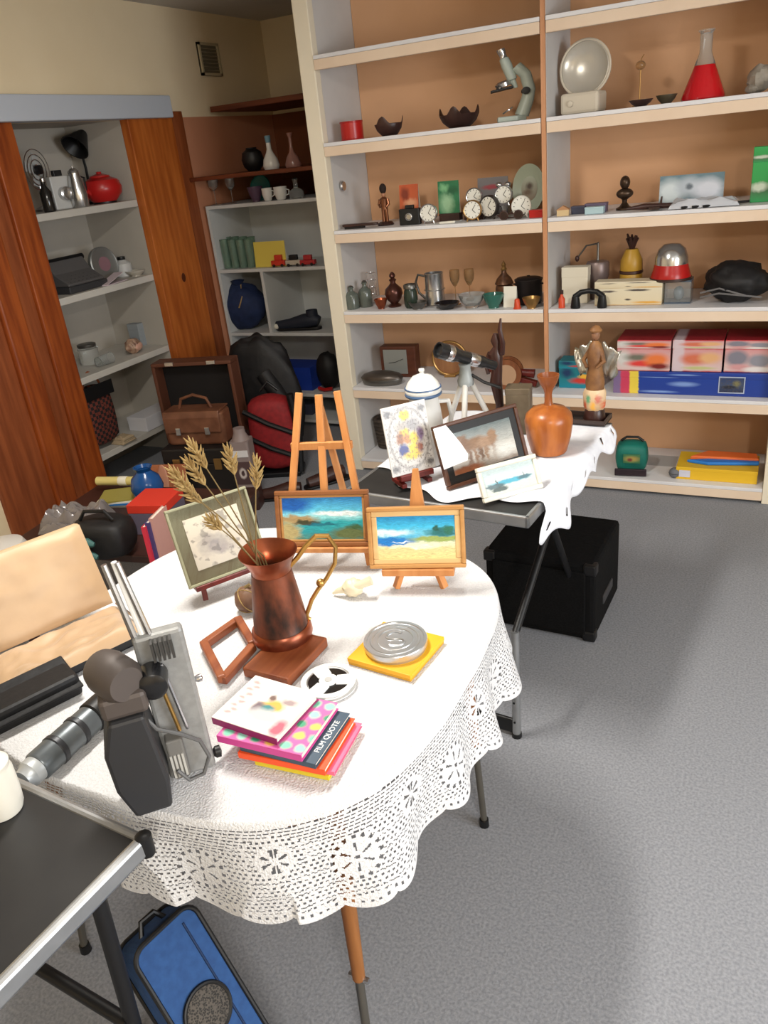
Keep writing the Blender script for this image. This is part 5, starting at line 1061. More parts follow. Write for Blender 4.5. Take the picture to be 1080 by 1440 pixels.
B, w, h = slot(936, 972, 392, 3, .13)
t = T('glass_case', 'small glass display cube under the red and silver helmet', 'case', B, .0)
MB().box(-w/2, w/2, -.05, .05, 0, .006).build('floor_plate', mat('blue_grey_plate', (70, 84, 100), .4), t); MB().box(-w/2, w/2, -.05, .05, h-.006, h).build('top_plate', mat('blue_grey_plate'), t)
for a_, b_ in ((-.05, -.047), (.047, .05)): MB().box(-w/2, w/2, a_, b_, .006, h-.006).build('pane', G_clear, t)
for sx in (-1, 1): MB().box(sx*w/2-.0015, sx*w/2+.0015, -.047, .047, .006, h-.006).build('pane', G_clear, t)
MB().ell((0, 0, .036), (.022, .022, .03)).build('glass_ball', mat('pale_ball', (150, 160, 170), .15, .3), t, True)
B2, w2, h2 = slot(913, 970, 342, 3, .13)
hz = h2-h-.001
ves('helmet', 'domed silver helmet with a wide red brim resting on the glass cube', 'helmet', B2+Vector((.0, 0, h+.0008)), w2, hz, [('brim', [(.5, 0), (.98, 0), (1, .06), (.92, .2), (.8, .45), (.7, .46), (.6, .1)], M_red), ('dome', [(.81, .42), (.8, .6), (.66, .84), (.4, .97), (0, 1)], M_steel), ('brim_edge', [(.97, -.02), (1.03, 0), (1.03, .06), (.98, .07)], mat('dark_edge', (60, 40, 34), .4))])
B, w, h = slot(836, 930, 396, 3, .06)
box_t('long cream printed carton lying on the shelf', (B, w, h), .08, pic('printed_carton', [(0, (196, 150, 90)), (.08, (214, 200, 168)), (1, (222, 212, 186))], [(.2, .75, .12, .05, (90, 80, 74), .4), (.65, .8, .15, .05, (80, 74, 70), .4), (.5, .3, .05, .04, (70, 60, 56), .4), (.8, .15, .2, .06, (214, 160, 70), .4)]), 'carton', 'carton')
B, w, h = slot(806, 850, 405, 3, .02)
t = T('telephone_handset', 'black telephone handset lying in front of the cream cartons', 'handset', B, .05)
MB().tube([(-w*.45, 0, h*.55), (-w*.25, 0, h*.8), (0, 0, h*.86), (w*.25, 0, h*.8), (w*.45, 0, h*.55)], [.014, .012, .011, .012, .014], 12).build('grip', M_black, t, True)
for sx in (-1, 1): MB().at((sx*w*.42, 0, 0), (0, 0, 0)).lathe([(0, 0), (.020, 0), (.022, .006), (.016, h*.6), (0, h*.65)], 20).build('cup', M_black, t, True)
B, w, h = slot(785, 795, 408, 3, .03); ves('orange_bottle', 'tiny orange bottle beside the divider on the third shelf', 'bottle', B, w*.9, h, [('body', [(0, 0), (1, 0), (1, .5), (.5, .65), (.4, .8)], mat('orange_red')), ('cap', [(.5, .78), (.55, .8), (.5, 1), (0, 1)], M_brown)])
B, w, h = slot(985, 1082, 368, 3, .10)
t = T('black_bag', 'large soft black bag with straps slumped on the third shelf', 'bag', B+Vector((0, .03, 0)), -.05)
MB().ell((0, 0, h*.48), (w*.47, .11, h*.5), 28, 18, f=lambda d: 1+.22*noise.noise(d*2.6)-.05*abs(noise.noise(d*6))).build('body', mat('black_cloth', (18, 17, 18), .6, c2=(26, 24, 25), scale=30, bump=.4), t, True, ang=3)
for k in range(2): MB().tube([(-w*.48, -.08-.01*k, .03+.02*k), (-w*.2, -.105, .05+.02*k), (w*.2, -.11, .04), (w*.4, -.085, .03)], .004, 6).build('strap', mat('grey_strap', (110, 108, 108), .4), t, True)
# ---- fourth row right bay: game boxes
teal = pic('teal_game', [(0, (20, 128, 150)), (.4, (24, 120, 130)), (1, (20, 110, 120))], [(.6, .35, .3, .14, (190, 50, 40), .4), (.7, .55, .2, .1, (226, 170, 50), .4), (.2, .7, .15, .2, (20, 50, 90), .5)], warp=.08)
B, w, h = slot(786, 842, 508, 4, .10)
box_t('teal game box with red and yellow swoosh leaning in the shelf corner', (B, w, h), .10, teal, 'game_box', 'game box')
B, w, h = slot(862, 1084, 524, 4, .05)
bluep = pic('blue_game', [(0, (26, 56, 140)), (1, (24, 60, 150))], [(.03, .5, .05, 2, (120, 100, 140), .1), (.085, .5, .035, 2, (196, 60, 90), .15), (.14, .5, .03, 2, (226, 200, 70), .15), (.46, .6, .08, .12, (120, 150, 206), .5), (.3, .15, .1, .06, (120, 150, 206), .5)], warp=.012)
t = box_t('long blue game box with a yellow and pink end under the red boxes', (B, w, h), .24, bluep, 'game_box', 'game box'); hb_ = h
MB().box(w*.18, w*.34, -.1225, -.1215, h*.14, h*.86).build('printed_panel', mat('panel_white', (170, 180, 200), .5), t); MB().box(w*.187, w*.333, -.1232, -.1226, h*.19, h*.81).build('printed_scene', pic('box_scene', [(0, (30, 40, 70)), (.5, (60, 74, 104)), (1, (44, 60, 100))], [(.7, .6, .14, .2, (120, 116, 80), .5), (.4, .35, .3, .12, (30, 36, 50), .4)], detail=9), t)
for i, (x0, x1) in enumerate(((866, 940), (942, 1012), (1014, 1090))):
    B, w, h = slot(x0, x1, 478, 4, .055+.006*i)
    rp = pic('red_game_%d' % i, [(0, (176, 40, 54)), (.08, (214, 190, 186)), (.85, (206, 150, 150)), (.92, (190, 40, 50)), (1, (150, 30, 40))], [[(.12, .5, .14, .3, (206, 204, 200), .4), (.4, .55, .22, .14, (110, 110, 96), .5), (.5, .3, .3, .12, (214, 60, 56), .4), (.75, .45, .22, .25, (226, 120, 60), .4), (.8, .2, .18, .12, (120, 30, 26), .4)], [(.12, .5, .12, 1, (208, 190, 196), .2), (.45, .5, .26, .22, (206, 110, 80), .4), (.75, .55, .2, .2, (220, 170, 120), .4), (.55, .15, .3, .06, (190, 190, 130), .4)], [(.25, .55, .22, .3, (126, 124, 136), .3), (.3, .2, .2, .12, (206, 150, 150), .4), (.7, .45, .24, .24, (140, 140, 150), .3), (.7, .12, .3, .1, (226, 220, 216), .3)]][i], warp=.03)
    zb_ = hb_+.0008
    box_t(['red game box with an orange tractor print stacked on the blue box', 'red game box with a brown vehicle print stacked on the blue box', 'red game box with grey machine prints stacked on the blue box'][i], (B+Vector((0, 0, zb_)), w*.985, h-zb_), .2, rp, 'game_box', 'game box', group='red game boxes')
# ---- bottom right
B, w, h = slot(860, 912, 622, 5, .06)
t = T('teal_bag', 'teal green pouch bag with a printed emblem on the bottom shelf', 'bag', B+Vector((0, .04, 0)), .1)
MB().ell((0, 0, h*.5), (w*.5, .07, h*.52), 24, 16, f=lambda d: (max(abs(d.x), abs(d.z), abs(d.y))**-.55)*.88).build('body', mat('teal_cloth', (22, 118, 104), .6, c2=(18, 98, 86), scale=10), t, True, ang=3)
MB().box(-w*.42, w*.42, -.082, -.07, 0.004, h*.24).build('dark_band', mat('dark_band', (40, 26, 34), .6), t, bevel=.003); MB().at((w*.02, -.081, h*.58), (.12, 0, 0)).box(-w*.22, w*.22, -.003, .003, -h*.14, h*.14).build('emblem', pic('emblem_print', [(0, (60, 110, 70)), (1, (70, 120, 80))], [(.5, .5, .4, .3, (170, 150, 80), .5), (.4, .4, .15, .2, (120, 60, 50), .4)]), t)
MB().tube([(-w*.3, 0, h*.96), (-w*.15, 0, h*1.08), (w*.15, 0, h*1.08), (w*.3, 0, h*.96)], .006, 8).build('handle', M_black, t, True)
B, w, h = slot(950, 1064, 660, 5, .04)
t = box_t('flat yellow game box with a small white sticker on the bottom shelf', (B, w, h), .20, mat('game_yellow', (226, 182, 40), .5), 'game_box', 'game box'); h1_ = h
MB().box(-w*.46, -w*.32, -.103, -.1005, h*.2, h*.75).build('sticker', mat('sticker', (206, 206, 220), .5), t)
B, w, h = slot(962, 1064, 644, 5, .06)
t = T('toy_glider', 'blue and orange foam toy glider lying on the yellow game box', 'toy', B+Vector((0, .07, h1_+.001)), .08)
MB().prism([(-w*.5, -.02), (-w*.2, -.05), (w*.5, -.03), (w*.5, .0), (-w*.1, .01)], 0, .016).build('wing', mat('foam_blue', (36, 120, 206), .5), t, bevel=.005); MB().prism([(-w*.45, .0), (w*.5, -.01), (w*.48, .06), (-w*.2, .08)], .004, .026).build('body', mat('foam_orange', (230, 110, 50), .5), t, bevel=.006)
B, w, h = slot(940, 956, 672, 5, .05); ves('grey_ball', 'small grey rubber ball beside the yellow game box', 'ball', B, w, w, [('ball', [(0, 0), (.5, .067), (.866, .25), (1, .5), (.866, .75), (.5, .933), (0, 1)], mat('grey_rubber', (104, 106, 112), .6)), ('seam', [(.995, .48), (1.02, .49), (1.02, .51), (.995, .52)], M_ink)])
B, w, h = slot(888, 950, 662, 5, .18); box_t('pale grey flat carton at the back of the bottom shelf', (B, w, h*.9), .14, mat('pale_carton', (176, 178, 180), .6), 'carton', 'carton')
# ================================================================ things in the wall cupboard
def cslot(x0, x1, yt, k, dx):
    """a place on cupboard shelf k, dx behind the wall face; width runs along Y"""
    z = ZC[k]; X = XW-.02-dx; a = yat(x0, X, z); b = yat(x1, X, z); B = Vector((X, (a+b)/2, z+.0004)); return B, b-a, ht(B, (x0+x1)/2, yt)
RC = PI/2                                              # local -Y faces the room (+X)
B, w, h = cslot(124, 172, 240, 0, .10)
t = ves('red_teapot', 'bright red round teapot on the top cupboard shelf', 'teapot', B, w*.8, h, [('body', [(0, .06), (.6, .06), (.95, .3), (1, .5), (.85, .72), (.5, .82)], M_red), ('lid', [(.52, .81), (.5, .86), (.2, .92), (.12, .93), (.14, .98), (0, 1)], M_red), ('foot_ring', [(.5, 0), (.6, 0), (.6, .08), (.5, .08)], M_black)], rz=RC)
MB().tube([(w*.3, 0, h*.6), (w*.55, 0, h*.65), (w*.58, 0, h*.4), (w*.36, 0, h*.25)], .008, 8).build('handle', M_red, t, True); MB().tube([(-w*.3, 0, h*.3), (-w*.45, 0, h*.45), (-w*.56, 0, h*.68)], [.016, .011, .008], 8).build('spout', M_red, t, True)
B, w, h = cslot(100, 160, 180, 0, .26)
t = T('desk_lamp', 'black jointed desk lamp bending over the red teapot', 'lamp', B, RC)
MB().lathe([(0, 0), (.05, 0), (.05, .012), (.01, .02)], 20).build('base', M_black, t, True); MB().tube([(0, 0, .015), (.03, .02, h*.5), (.0, 0, h*.86)], .007, 8).build('arm', M_black, t, True)
q = MB(); q.M = Matrix.Translation((-.02, -.02, h*.84)) @ Matrix.Rotation(.9, 4, 'Y'); q.lathe([(.018, .07), (.026, .06), (.075, -.045), (.070, -.045), (.020, .056), (.018, .07)], 24); q.build('shade', M_black, t, True)
MB().tube([(.0, 0, h*.86), (.05, 0, h*.97), (.09, 0, h*.9)], .005, 8).build('spring_arm', M_metal, t, True)
B, w, h = cslot(50, 80, 205, 0, .20)
t = T('chrome_fan', 'small chrome desk fan with dark hub on the top cupboard shelf', 'fan', B, RC+.2)
MB().lathe([(0, 0), (w*.4, 0), (w*.4, .012), (.012, .03), (.01, h*.4)], 20).build('stand', M_metal, t, True)
for k in range(4): MB().at((0, -.01, h*.65), (PI/2, 0, 0)).ring(h*.32*(k+1)/4, .0025, n=28, m=5).build('guard_ring', M_metal, t, True)
for k in range(4): MB().at((0, .0, h*.65), (0, k*PI/2+.3, 0)).prism([(.01, -.002), (h*.26, -.002), (h*.26, .002), (.01, .002)], -.02, .025).build('blade', mat('fan_blade', (176, 178, 176), .4), t)
MB().at((0, 0, h*.65), (PI/2, 0, 0)).lathe([(0, -.02), (.022, -.02), (.022, .03), (0, .034)], 16).build('hub', M_black, t, True)
B, w, h = cslot(80, 104, 238, 0, .10)
t = T('silver_camera', 'silver and white folding camera beside the chrome fan', 'camera', B, RC-.2)
MB().box(-w*.5, w*.5, -.02, .02, 0, h*.85).build('body', mat('pale_grey_plastic', (186, 186, 184), .4), t, bevel=.006); MB().at((0, -.02, h*.4), (PI/2, 0, 0)).lathe([(0, 0), (w*.28, 0), (w*.28, .03), (w*.2, .034), (0, .026)], 20).build('lens', M_steel, t, True); MB().box(-w*.2, w*.2, -.012, .014, h*.85, h).build('viewfinder', M_black, t, bevel=.003)
B, w, h = cslot(64, 78, 250, 0, .03)
t = ves('dark_bottle', 'slim dark glass bottle at the front of the top cupboard shelf', 'bottle', B, w*.9, h, [('body', [(0, 0), (.9, 0), (1, .05), (1, .6), (.4, .78), (.35, .92)], mat('dark_glass', (34, 32, 30), .15)), ('cap', [(.4, .9), (.42, .92), (.42, 1), (0, 1)], M_metal)])
B, w, h = cslot(106, 124, 232, 0, .04)
t = ves('chrome_jug', 'chrome lidded hot water jug beside the red teapot', 'jug', B, w, h, [('body', [(0, 0), (.8, 0), (.9, .05), (1, .3), (.8, .6), (.6, .8), (.62, .84)], M_steel), ('lid', [(.64, .83), (.6, .88), (.3, .94), (.1, .95), (.12, 1), (0, 1)], M_steel)], rz=RC)
MB().tube([(w*.35, 0, h*.75), (w*.7, 0, h*.7), (w*.66, 0, h*.4), (w*.46, 0, h*.25)], .005, 8).build('handle', M_black, t, True)
# second shelf
B, w, h = cslot(168, 184, 360, 1, .16)
ves('white_bottle', 'slim white plastic bottle behind the leaflet on the second cupboard shelf', 'bottle', B, w, h, [('body', [(0, 0), (.9, 0), (1, .05), (1, .65), (.5, .8), (.4, .85)], mat('pale_grey_plastic')), ('cap', [(.45, .84), (.48, .86), (.45, 1), (0, 1)], M_black)])
B, w, h = cslot(118, 138, 482, 2, .20)
ves('glass_jar', 'clear storage jar with a grey lid at the back of the third cupboard shelf', 'jar', B, w, h, [('wall', [(0, 0), (.9, 0), (1, .06), (1, .75), (.85, .82), (.85, .85)], G_clear), ('lid', [(.9, .84), (.92, .86), (.92, .98), (.8, 1), (0, 1)], M_pew)])
B, w, h = cslot(78, 132, 350, 1, .14)
t = T('typewriter', 'dark grey portable typewriter in its case on the second cupboard shelf', 'typewriter', B, RC)
MB().box(-w*.5, w*.5, -.11, .09, 0, .035).build('base', mat('dark_grey_plastic'), t, bevel=.006)
q = MB(); q.M = Matrix.Translation((0, 0, .035)) @ Matrix.Rotation(PI/2, 4, 'Z') @ Matrix.Rotation(PI/2, 4, 'X'); q.prism([(-.10, 0), (.08, 0), (.08, h*.55), (.02, h*.6), (-.02, h*.3), (-.10, .012)], -w*.46, w*.46); q.build('housing', mat('typewriter_grey', (84, 82, 82), .5), t, bevel=.005)
for r_ in range(3):
    for k in range(8): MB().at((-w*.36+w*.72*k/7, -.085+.022*r_, .05+.013*r_)).lathe([(.006, 0), (.007, .004), (0, .005)], 8).build('key', M_black, t)
MB().at((0, .04, h*.66+.02), (0, PI/2, 0)).lathe([(0, -w*.52), (.016, -w*.52), (.016, w*.52), (0, w*.52)], 18).build('platen', M_black, t, True)
B, w, h = cslot(134, 172, 342, 1, .14)
t = T('film_tin', 'round grey metal tin leaning on edge with a pink label', 'tin', B, RC-.1)
q = MB(); q.M = Matrix.Rotation(-.15, 4, 'X') @ Matrix.Translation((0, 0, h*.47)) @ Matrix.Rotation(PI/2, 4, 'X'); q.lathe([(0, -.016), (h*.45, -.016), (h*.47, -.01), (h*.47, .012), (h*.44, .016), (h*.40, .012), (0, .012)], 36); q.build('can', mat('aged_tin', (132, 134, 132), .4, .6), t, True)
q.v = []; q.f = []; q.lathe([(0, .0125), (h*.2, .0125), (h*.2, .0135), (0, .0135)], 24); q.build('label_disc', mat('mauve_label', (130, 96, 104), .6), t)
B, w, h = cslot(140, 178, 388, 1, .04)
t = T('folded_leaflet', 'small pink white leaflet lying flat before the round tin', 'leaflet', B, RC+.15); MB().box(-w*.45, w*.45, -.03, .03, 0, .003).build('sheet', mat('pink_paper', (206, 190, 196), .7), t); q = MB(); q.M = Matrix.Translation((-w*.45, 0, .003)) @ Matrix.Rotation(-.25, 4, 'Y'); q.box(0, w*.8, -.03, .03, 0, .002); q.build('flap', mat('pink_paper'), t)
B, w, h = cslot(180, 203, 385, 1, .08)
dish('low pale dish near the pilaster on the second cupboard shelf', (B, abs(w)*.8, .03), mat('pale_dish'))
# third shelf
B, w, h = cslot(186, 216, 452, 2, .20)
box_t('grey blue carton at the back of the third cupboard shelf', (B, w, h), .08, mat('blue_grey_carton', (140, 146, 150), .6), 'carton', 'carton', rz=RC)
B, w, h = cslot(168, 208, 472, 2, .08)
t = T('conch_shell', 'brown and cream conch shell on the third cupboard shelf', 'shell', B, RC+.3); t.scale = (1.25, 1.25, 1.25)
q = MB(); q.M = Matrix.Translation((0, 0, .034)) @ Matrix.Rotation(PI/2, 4, 'Y')
prof = [(0, -.062), (.006, -.058)]
for k in range(4): r_ = .010+.007*k; prof += [(r_, -.052+.014*k), (r_+.004, -.046+.014*k), (r_+.002, -.040+.014*k)]
prof += [(.034, .016), (.030, .034), (.020, .052), (.008, .064), (0, .066)]
q.lathe(prof, 24, sq=lambda a, z: 1+.05*math.cos(9*a)); q.build('spiral_body', mat('conch', (190, 160, 136), .4, c2=(116, 80, 62), scale=40), t, True); MB().ell((.012, -.026, .030), (.034, .012, .018)).build('pink_mouth', mat('shell_pink', (206, 160, 140), .3), t, True)
B, w, h = cslot(132, 165, 492, 2, .06)
t = T('glass_tumbler', 'clear glass tumbler lying on the third cupboard shelf', 'glass', B, RC); q = MB().at((0, 0, .031), (0, PI/2, 0)); q.lathe([(0, -.05), (.026, -.05), (.031, .05), (.029, .05), (.024, -.044), (0, -.044)], 24); q.build('wall', G_clear, t, True); q = MB().at((0, 0, .031), (0, PI/2, 0)); q.ring(.030, .0015, (0, 0, .05), 24, 6); q.build('rim', G_clear, t, True)
# bottom shelf
B, w, h = cslot(132, 176, 522, 3, .04)
t = T('checked_bag', 'dark tote bag with red woven pattern standing on the low cupboard shelf', 'bag', B, RC)
w = abs(w)
MB().ell((0, .04, h*.45), (w*.5, .07, h*.47), 24, 16, f=lambda d: (max(abs(d.x), abs(d.z), abs(d.y))**-.6)*.86).build('body', mat('checked_cloth', (30, 26, 26), .8, kind='check', c2=(112, 52, 40), scale=55), t, True, ang=3)
MB().box(-w*.42, w*.42, -.034, -.026, h*.70, h*.88).build('dark_flap', M_black, t, bevel=.003)
for sx in (-1, 1): MB().tube([(sx*w*.25, .02, h*.84), (sx*w*.16, .02, h*.99), (0, .02, h*1.03)], .006, 8).build('strap', mat('tan_strap', (140, 74, 40), .6), t, True)
B, w, h = cslot(184, 234, 580, 3, .06)
box_t('white flat cardboard box with open lid on the low cupboard shelf', (B, abs(w), h), .14, mat('white_card', (216, 216, 222), .6), rz=RC)
B, w, h = cslot(160, 188, 598, 3, .03)
t = T('folded_cloth', 'small bundle of folded beige cloth beside the white box', 'cloth', B, RC)
for k in range(3): m = MB(); m.M = Matrix.Translation((-.06+.006*k, -.05, .010*k)); m.add(*crumple(.11-.01*k, .09, .006, 4, 2+k, .014)); o = m.build('fold', mat('beige_cloth', (176, 156, 126), .9), t, True, ang=3); s_ = o.modifiers.new('t', 'SOLIDIFY'); s_.thickness = .003
# ================================================================ floor clutter before the cupboard: a low bench and things on it
ZL = .36
lb = P(150, 778, ZL)
t = T('low_bench', 'low dark wooden bench before the cupboard crowded with bric-a-brac', 'bench', (lb.x-.05, lb.y+.17, 0), math.radians(8))
MB().box(-.44, .36, -.18, .42, ZL-.03, ZL).build('top', M_brown, t, bevel=.004)
for x in (-.40, .32):
    for y in (-.14, .38): MB().box(x-.02, x+.02, y-.02, y+.02, 0, ZL-.03).build('leg', M_brown, t, bevel=.003)
MB().box(-.38, .30, -.13, -.11, .10, .15).build('rail', M_brown, t)
def gslot(x0, x1, yb, yt, z=ZL):
    a = P(x0, yb, z); b = P(x1, yb, z); B = (a+b)/2+Vector((0, 0, .0006)); return B, (b-a).length, ht(B, (x0+x1)/2, yt), math.atan2((b-a).y, (b-a).x)
B, w, h, y_ = gslot(106, 196, 785, 722)
t = T('black_holdall', 'black holdall with teal panels on the low bench', 'bag', B, y_)
MB().ell((0, .02, h*.48), (w*.5, .09, h*.5), 26, 16, f=lambda d: (max(abs(d.x), abs(d.z), abs(d.y))**-.5)*.88).build('body', mat('black_cloth'), t, True, ang=3)
for k in (.32, .62): MB().tube([(-w*.38, -.075, h*k), (0, -.088, h*k+.004), (w*.1, -.086, h*k-.004)], [.010, .018, .008], 8).build('teal_panel', mat('teal_panel', (60, 104, 100), .6), t, True)
MB().tube([(-w*.25, 0, h*.92), (-w*.15, 0, h*1.12), (w*.15, 0, h*1.12), (w*.25, 0, h*.92)], .007, 8).build('handle', M_black, t, True)
B, w, h, y_ = gslot(70, 150, 742, 712)
t = T('plastic_tub', 'heap of crumpled grey plastic wrapping on the bench beside the wood jamb', 'wrapping', B+Vector((-.03, .02, 0)), y_)
m = MB(); m.M = Matrix.Translation((-w*.5, -.06, .002)); m.add(*crumple(w, .16, .03, 6, 4.4, .055)); m.build('upper_film', mat('grey_film', (150, 142, 140), .2, .1, trans=.3), t, True, ang=.5)
m = MB(); m.M = Matrix.Translation((-w*.45, -.09, .001)); m.add(*crumple(w*.9, .12, .02, 7, 8.4, .03)); m.build('lower_film', mat('grey_film'), t, True, ang=.5)
B, w, h, y_ = gslot(182, 234, 752, 708)
box_t('flat red cardboard box on the bench beside the blue vase', (B, w, h), .16, mat('grey_mauve_box', (96, 88, 104), .6), lid=mat('red_card', (206, 56, 40), .5), rz=y_)
B, w, h, y_ = gslot(188, 226, 716, 668)
ves('blue_vase', 'deep blue glazed round vase on the low bench', 'vase', B+Vector((-.03, .06, 0)), w*1.1, h*1.12, [('body', [(0, 0), (.5, 0), (.85, .2), (1, .45), (.85, .7), (.5, .84), (.42, .9)], mat('blue_glaze', (22, 72, 130), .2)), ('lip', [(.42, .88), (.5, .94), (.58, 1), (.5, 1), (.38, .92), (.42, .88)], mat('blue_glaze'))])
B, w, h, y_ = gslot(138, 206, 700, 680)
t = T('paper_roll', 'pale yellow roll of paper lying above the red box', 'paper roll', B+Vector((-.03, .06, .03)), y_)
q = MB().at((0, 0, .02), (0, PI/2, 0)); q.lathe([(.010, -w*.55), (.019, -w*.55), (.019, w*.55), (.010, w*.55), (.010, -w*.55)], 20); q.build('roll', mat('yellow_paper', (206, 190, 120), .7), t, True); q = MB().at((0, 0, .02), (0, PI/2, 0)); q.lathe([(.0195, -.02), (.0205, -.018), (.0205, .018), (.0195, .02)], 20); q.build('band', CARD, t, True)
B, w, h, y_ = gslot(138, 196, 712, 694)
t = T('magazine_pile', 'small pile of magazines with grey and blue edges under the paper roll', 'magazines', B+Vector((-.03, .05, 0)), y_)
for k in range(4): MB().at((.004*k, .003*k, .007*k), (0, 0, .1*k)).box(-w*.5, w*.5, -.07, .07, 0, .0065).build('magazine', [mat('mag_grey', (120, 116, 108), .5), mat('mag_blue', (40, 110, 180), .5), CARD, mat('mag_olive', (150, 140, 70), .5)][k], t)
for k, (c, l) in enumerate((((206, 50, 70), 'crimson'), ((70, 60, 110), 'violet'), ((200, 150, 140), 'pale pink'))):
    B, w, h, y_ = gslot(213+6*k, 219+6*k, 800-2*k, 738-6*k)
    t = T('upright_book', l+' spined book standing on the bench behind the sage sketch', 'book', B, y_, 'books standing on the bench')
    MB().box(-w*.5, w*.5, 0, .003, 0, h).build('spine', mat('spine_%d' % k, c, .5), t); MB().box(-w*.5, -w*.5+.002, .003, .11, 0, h).build('cover', mat('spine_%d' % k), t); MB().box(w*.5-.002, w*.5, .003, .11, 0, h).build('cover', mat('spine_%d' % k), t); MB().box(-w*.5+.002, w*.5-.002, .003, .105, .003, h-.003).build('pages', Mpg, t)
B = P(12, 792, .40); 
t = T('white_lantern', 'white rounded lantern bowl on a stand beside the wood jamb', 'lantern', (B.x, B.y, 0), 0)
MB().lathe([(.10, 0), (.10, .02), (.02, .03), (.02, .34)], 24).build('stand', M_brown, t, True); MB().lathe([(0, .34), (.05, .34), (.09, .38), (.095, .43), (.07, .48), (.04, .49), (0, .49)], 28).build('bowl', mat('white_ceramic', (206, 202, 196), .35), t, True)
# ================================================================ alcove floor: cases, bags
zc = .0006
B = P(300, 705, 0)
t = T('storage_chest', 'black storage chest standing on the alcove floor under the leather handbag', 'chest', (B.x-.07, B.y+.12, 0), math.radians(14))
wt = .38; ht_ = .30
MB().box(-wt/2, wt/2, -.14, .14, 0, ht_*.72).build('body', mat('trunk_black', (26, 22, 22), .5), t, bevel=.008); MB().box(-wt/2-.003, wt/2+.003, -.143, .143, ht_*.72, ht_).build('lid', mat('trunk_black'), t, bevel=.01)
for sx in (-.3, .3): MB().box(sx*wt-.02, sx*wt+.02, -.150, -.142, ht_*.62, ht_*.82).build('latch', M_gold, t, bevel=.002)
tr_loc = Vector(t.location); tr_rot = t.rotation_euler.z
def loc_on(x, y, z): return tr_loc + Matrix.Rotation(tr_rot, 3, 'Z') @ Vector((x, y, z))
t = T('leather_handbag', 'brown leather handbag with flap and metal clasps on the black chest', 'handbag', loc_on(-.01, -.02, ht_+.0006), tr_rot)
M_lea = mat('brown_leather', (122, 80, 58), .45, c2=(98, 60, 42), scale=14, bump=.2)
MB().prism(rrect(.33, .13, .03), 0, .17).build('body', M_lea, t, bevel=.012)
q = MB(); q.M = Matrix.Rotation(PI/2, 4, 'Z') @ Matrix.Rotation(PI/2, 4, 'X'); q.prism([(-.078, .07), (-.070, .07), (-.066, .165), (.06, .172), (.066, .18), (-.070, .182), (-.080, .15)], -.155, .155); q.build('flap', M_lea, t, bevel=.004)
for sx in (-.08, .08): MB().box(sx-.014, sx+.014, -.086, -.078, .06, .10).build('clasp', M_metal, t, bevel=.003)
MB().tube([(-.09, 0, .175), (-.07, 0, .23), (0, 0, .25), (.07, 0, .23), (.09, 0, .175)], .008, 8).build('handle', M_lea, t, True)
sl = loc_on(-.09, .22, 0)
t = T('open_suitcase', 'open brown suitcase with a black lining standing behind the handbag', 'suitcase', (sl.x, sl.y, 0), tr_rot)
zt_ = ht(Vector((sl.x, sl.y, 0)), 295, 503)
for b_ in ((-.23, .23, .06, .075, 0, zt_), ): MB().box(*b_).build('back_shell', mat('suitcase_brown', (92, 54, 38), .5), t, bevel=.004)
for b_ in ((-.23, .23, -.04, .06, zt_-.02, zt_), (-.23, .23, -.04, .06, 0, .02), (-.23, -.21, -.04, .06, .02, zt_-.02), (.21, .23, -.04, .06, .02, zt_-.02)): MB().box(*b_).build('rim', mat('suitcase_brown'), t, bevel=.004)
MB().box(-.209, .209, .048, .059, .021, zt_-.021).build('lining', mat('black_lining', (18, 14, 14), .8), t)
for sx in (-.12, .12): MB().box(sx-.025, sx+.025, -.046, -.03, zt_-.016, zt_+.004).build('clasp', M_metal, t, bevel=.002)
B = P(366, 668, 0)
t = T('red_rucksack', 'red and black rucksack standing on the alcove floor before the cubbies', 'rucksack', (B.x+.10, B.y+.06, 0), math.radians(20))
hr = ht(Vector((B.x, B.y, 0)), 360, 548)
MB().ell((0, 0, hr*.5), (.15, .10, hr*.5), 26, 18, f=lambda d: (max(abs(d.x), abs(d.z), abs(d.y))**-.55)*.88).build('body', mat('red_canvas', (140, 26, 30), .7, c2=(120, 20, 24), scale=40), t, True, ang=3)
for k, (z0, z1) in enumerate(((.80, .52), (.50, .24))): MB().tube([(-.13, -.075, hr*z0), (0, -.098, hr*(z0+z1)/2), (.13, -.078, hr*z1)], .014, 8).build('strap', M_black, t, True)
MB().tube([(.13, -.06, hr*.05), (.145, -.03, hr*.5), (.13, -.05, hr*.95)], .02, 8).build('side_trim', M_black, t, True); MB().box(-.13, .13, -.08, .08, 0, .03).build('base', M_black, t, bevel=.008)
MB().tube([(-.05, .03, hr*.96), (0, .03, hr*1.06), (.05, .03, hr*.96)], .008, 8).build('grab_loop', M_black, t, True)
q = T('dark_jacket', 'dark jacket bundle hanging down over the back of the red rucksack', 'jacket', (B.x-.08, B.y+.27, 0), .2)
MB().ell((0, 0, .36), (.24, .08, .36), 26, 20, f=lambda d: 1+.12*noise.noise(d*3)).build('body', mat('black_cloth'), q, True, ang=3); MB().tube([(.05, -.05, .52), (.16, -.09, .35), (.18, -.10, .15)], [.05, .045, .04], 10).build('sleeve', mat('black_cloth'), q, True)
B = P(356, 712, 0)
hb2 = ht(Vector((B.x, B.y, 0)), 345, 600)
t = T('boxed_bottle', 'tall grey boxed bottle with a printed label on the alcove floor', 'boxed bottle', (B.x, B.y, 0), .3)
MB().prism(rrect(.10, .10, .012), 0, hb2*.30).build('lower_box', M_brown, t); MB().prism(rrect(.096, .096, .012), hb2*.30, hb2*.86).build('sleeve', mat('grey_sleeve', (136, 122, 120), .4), t)
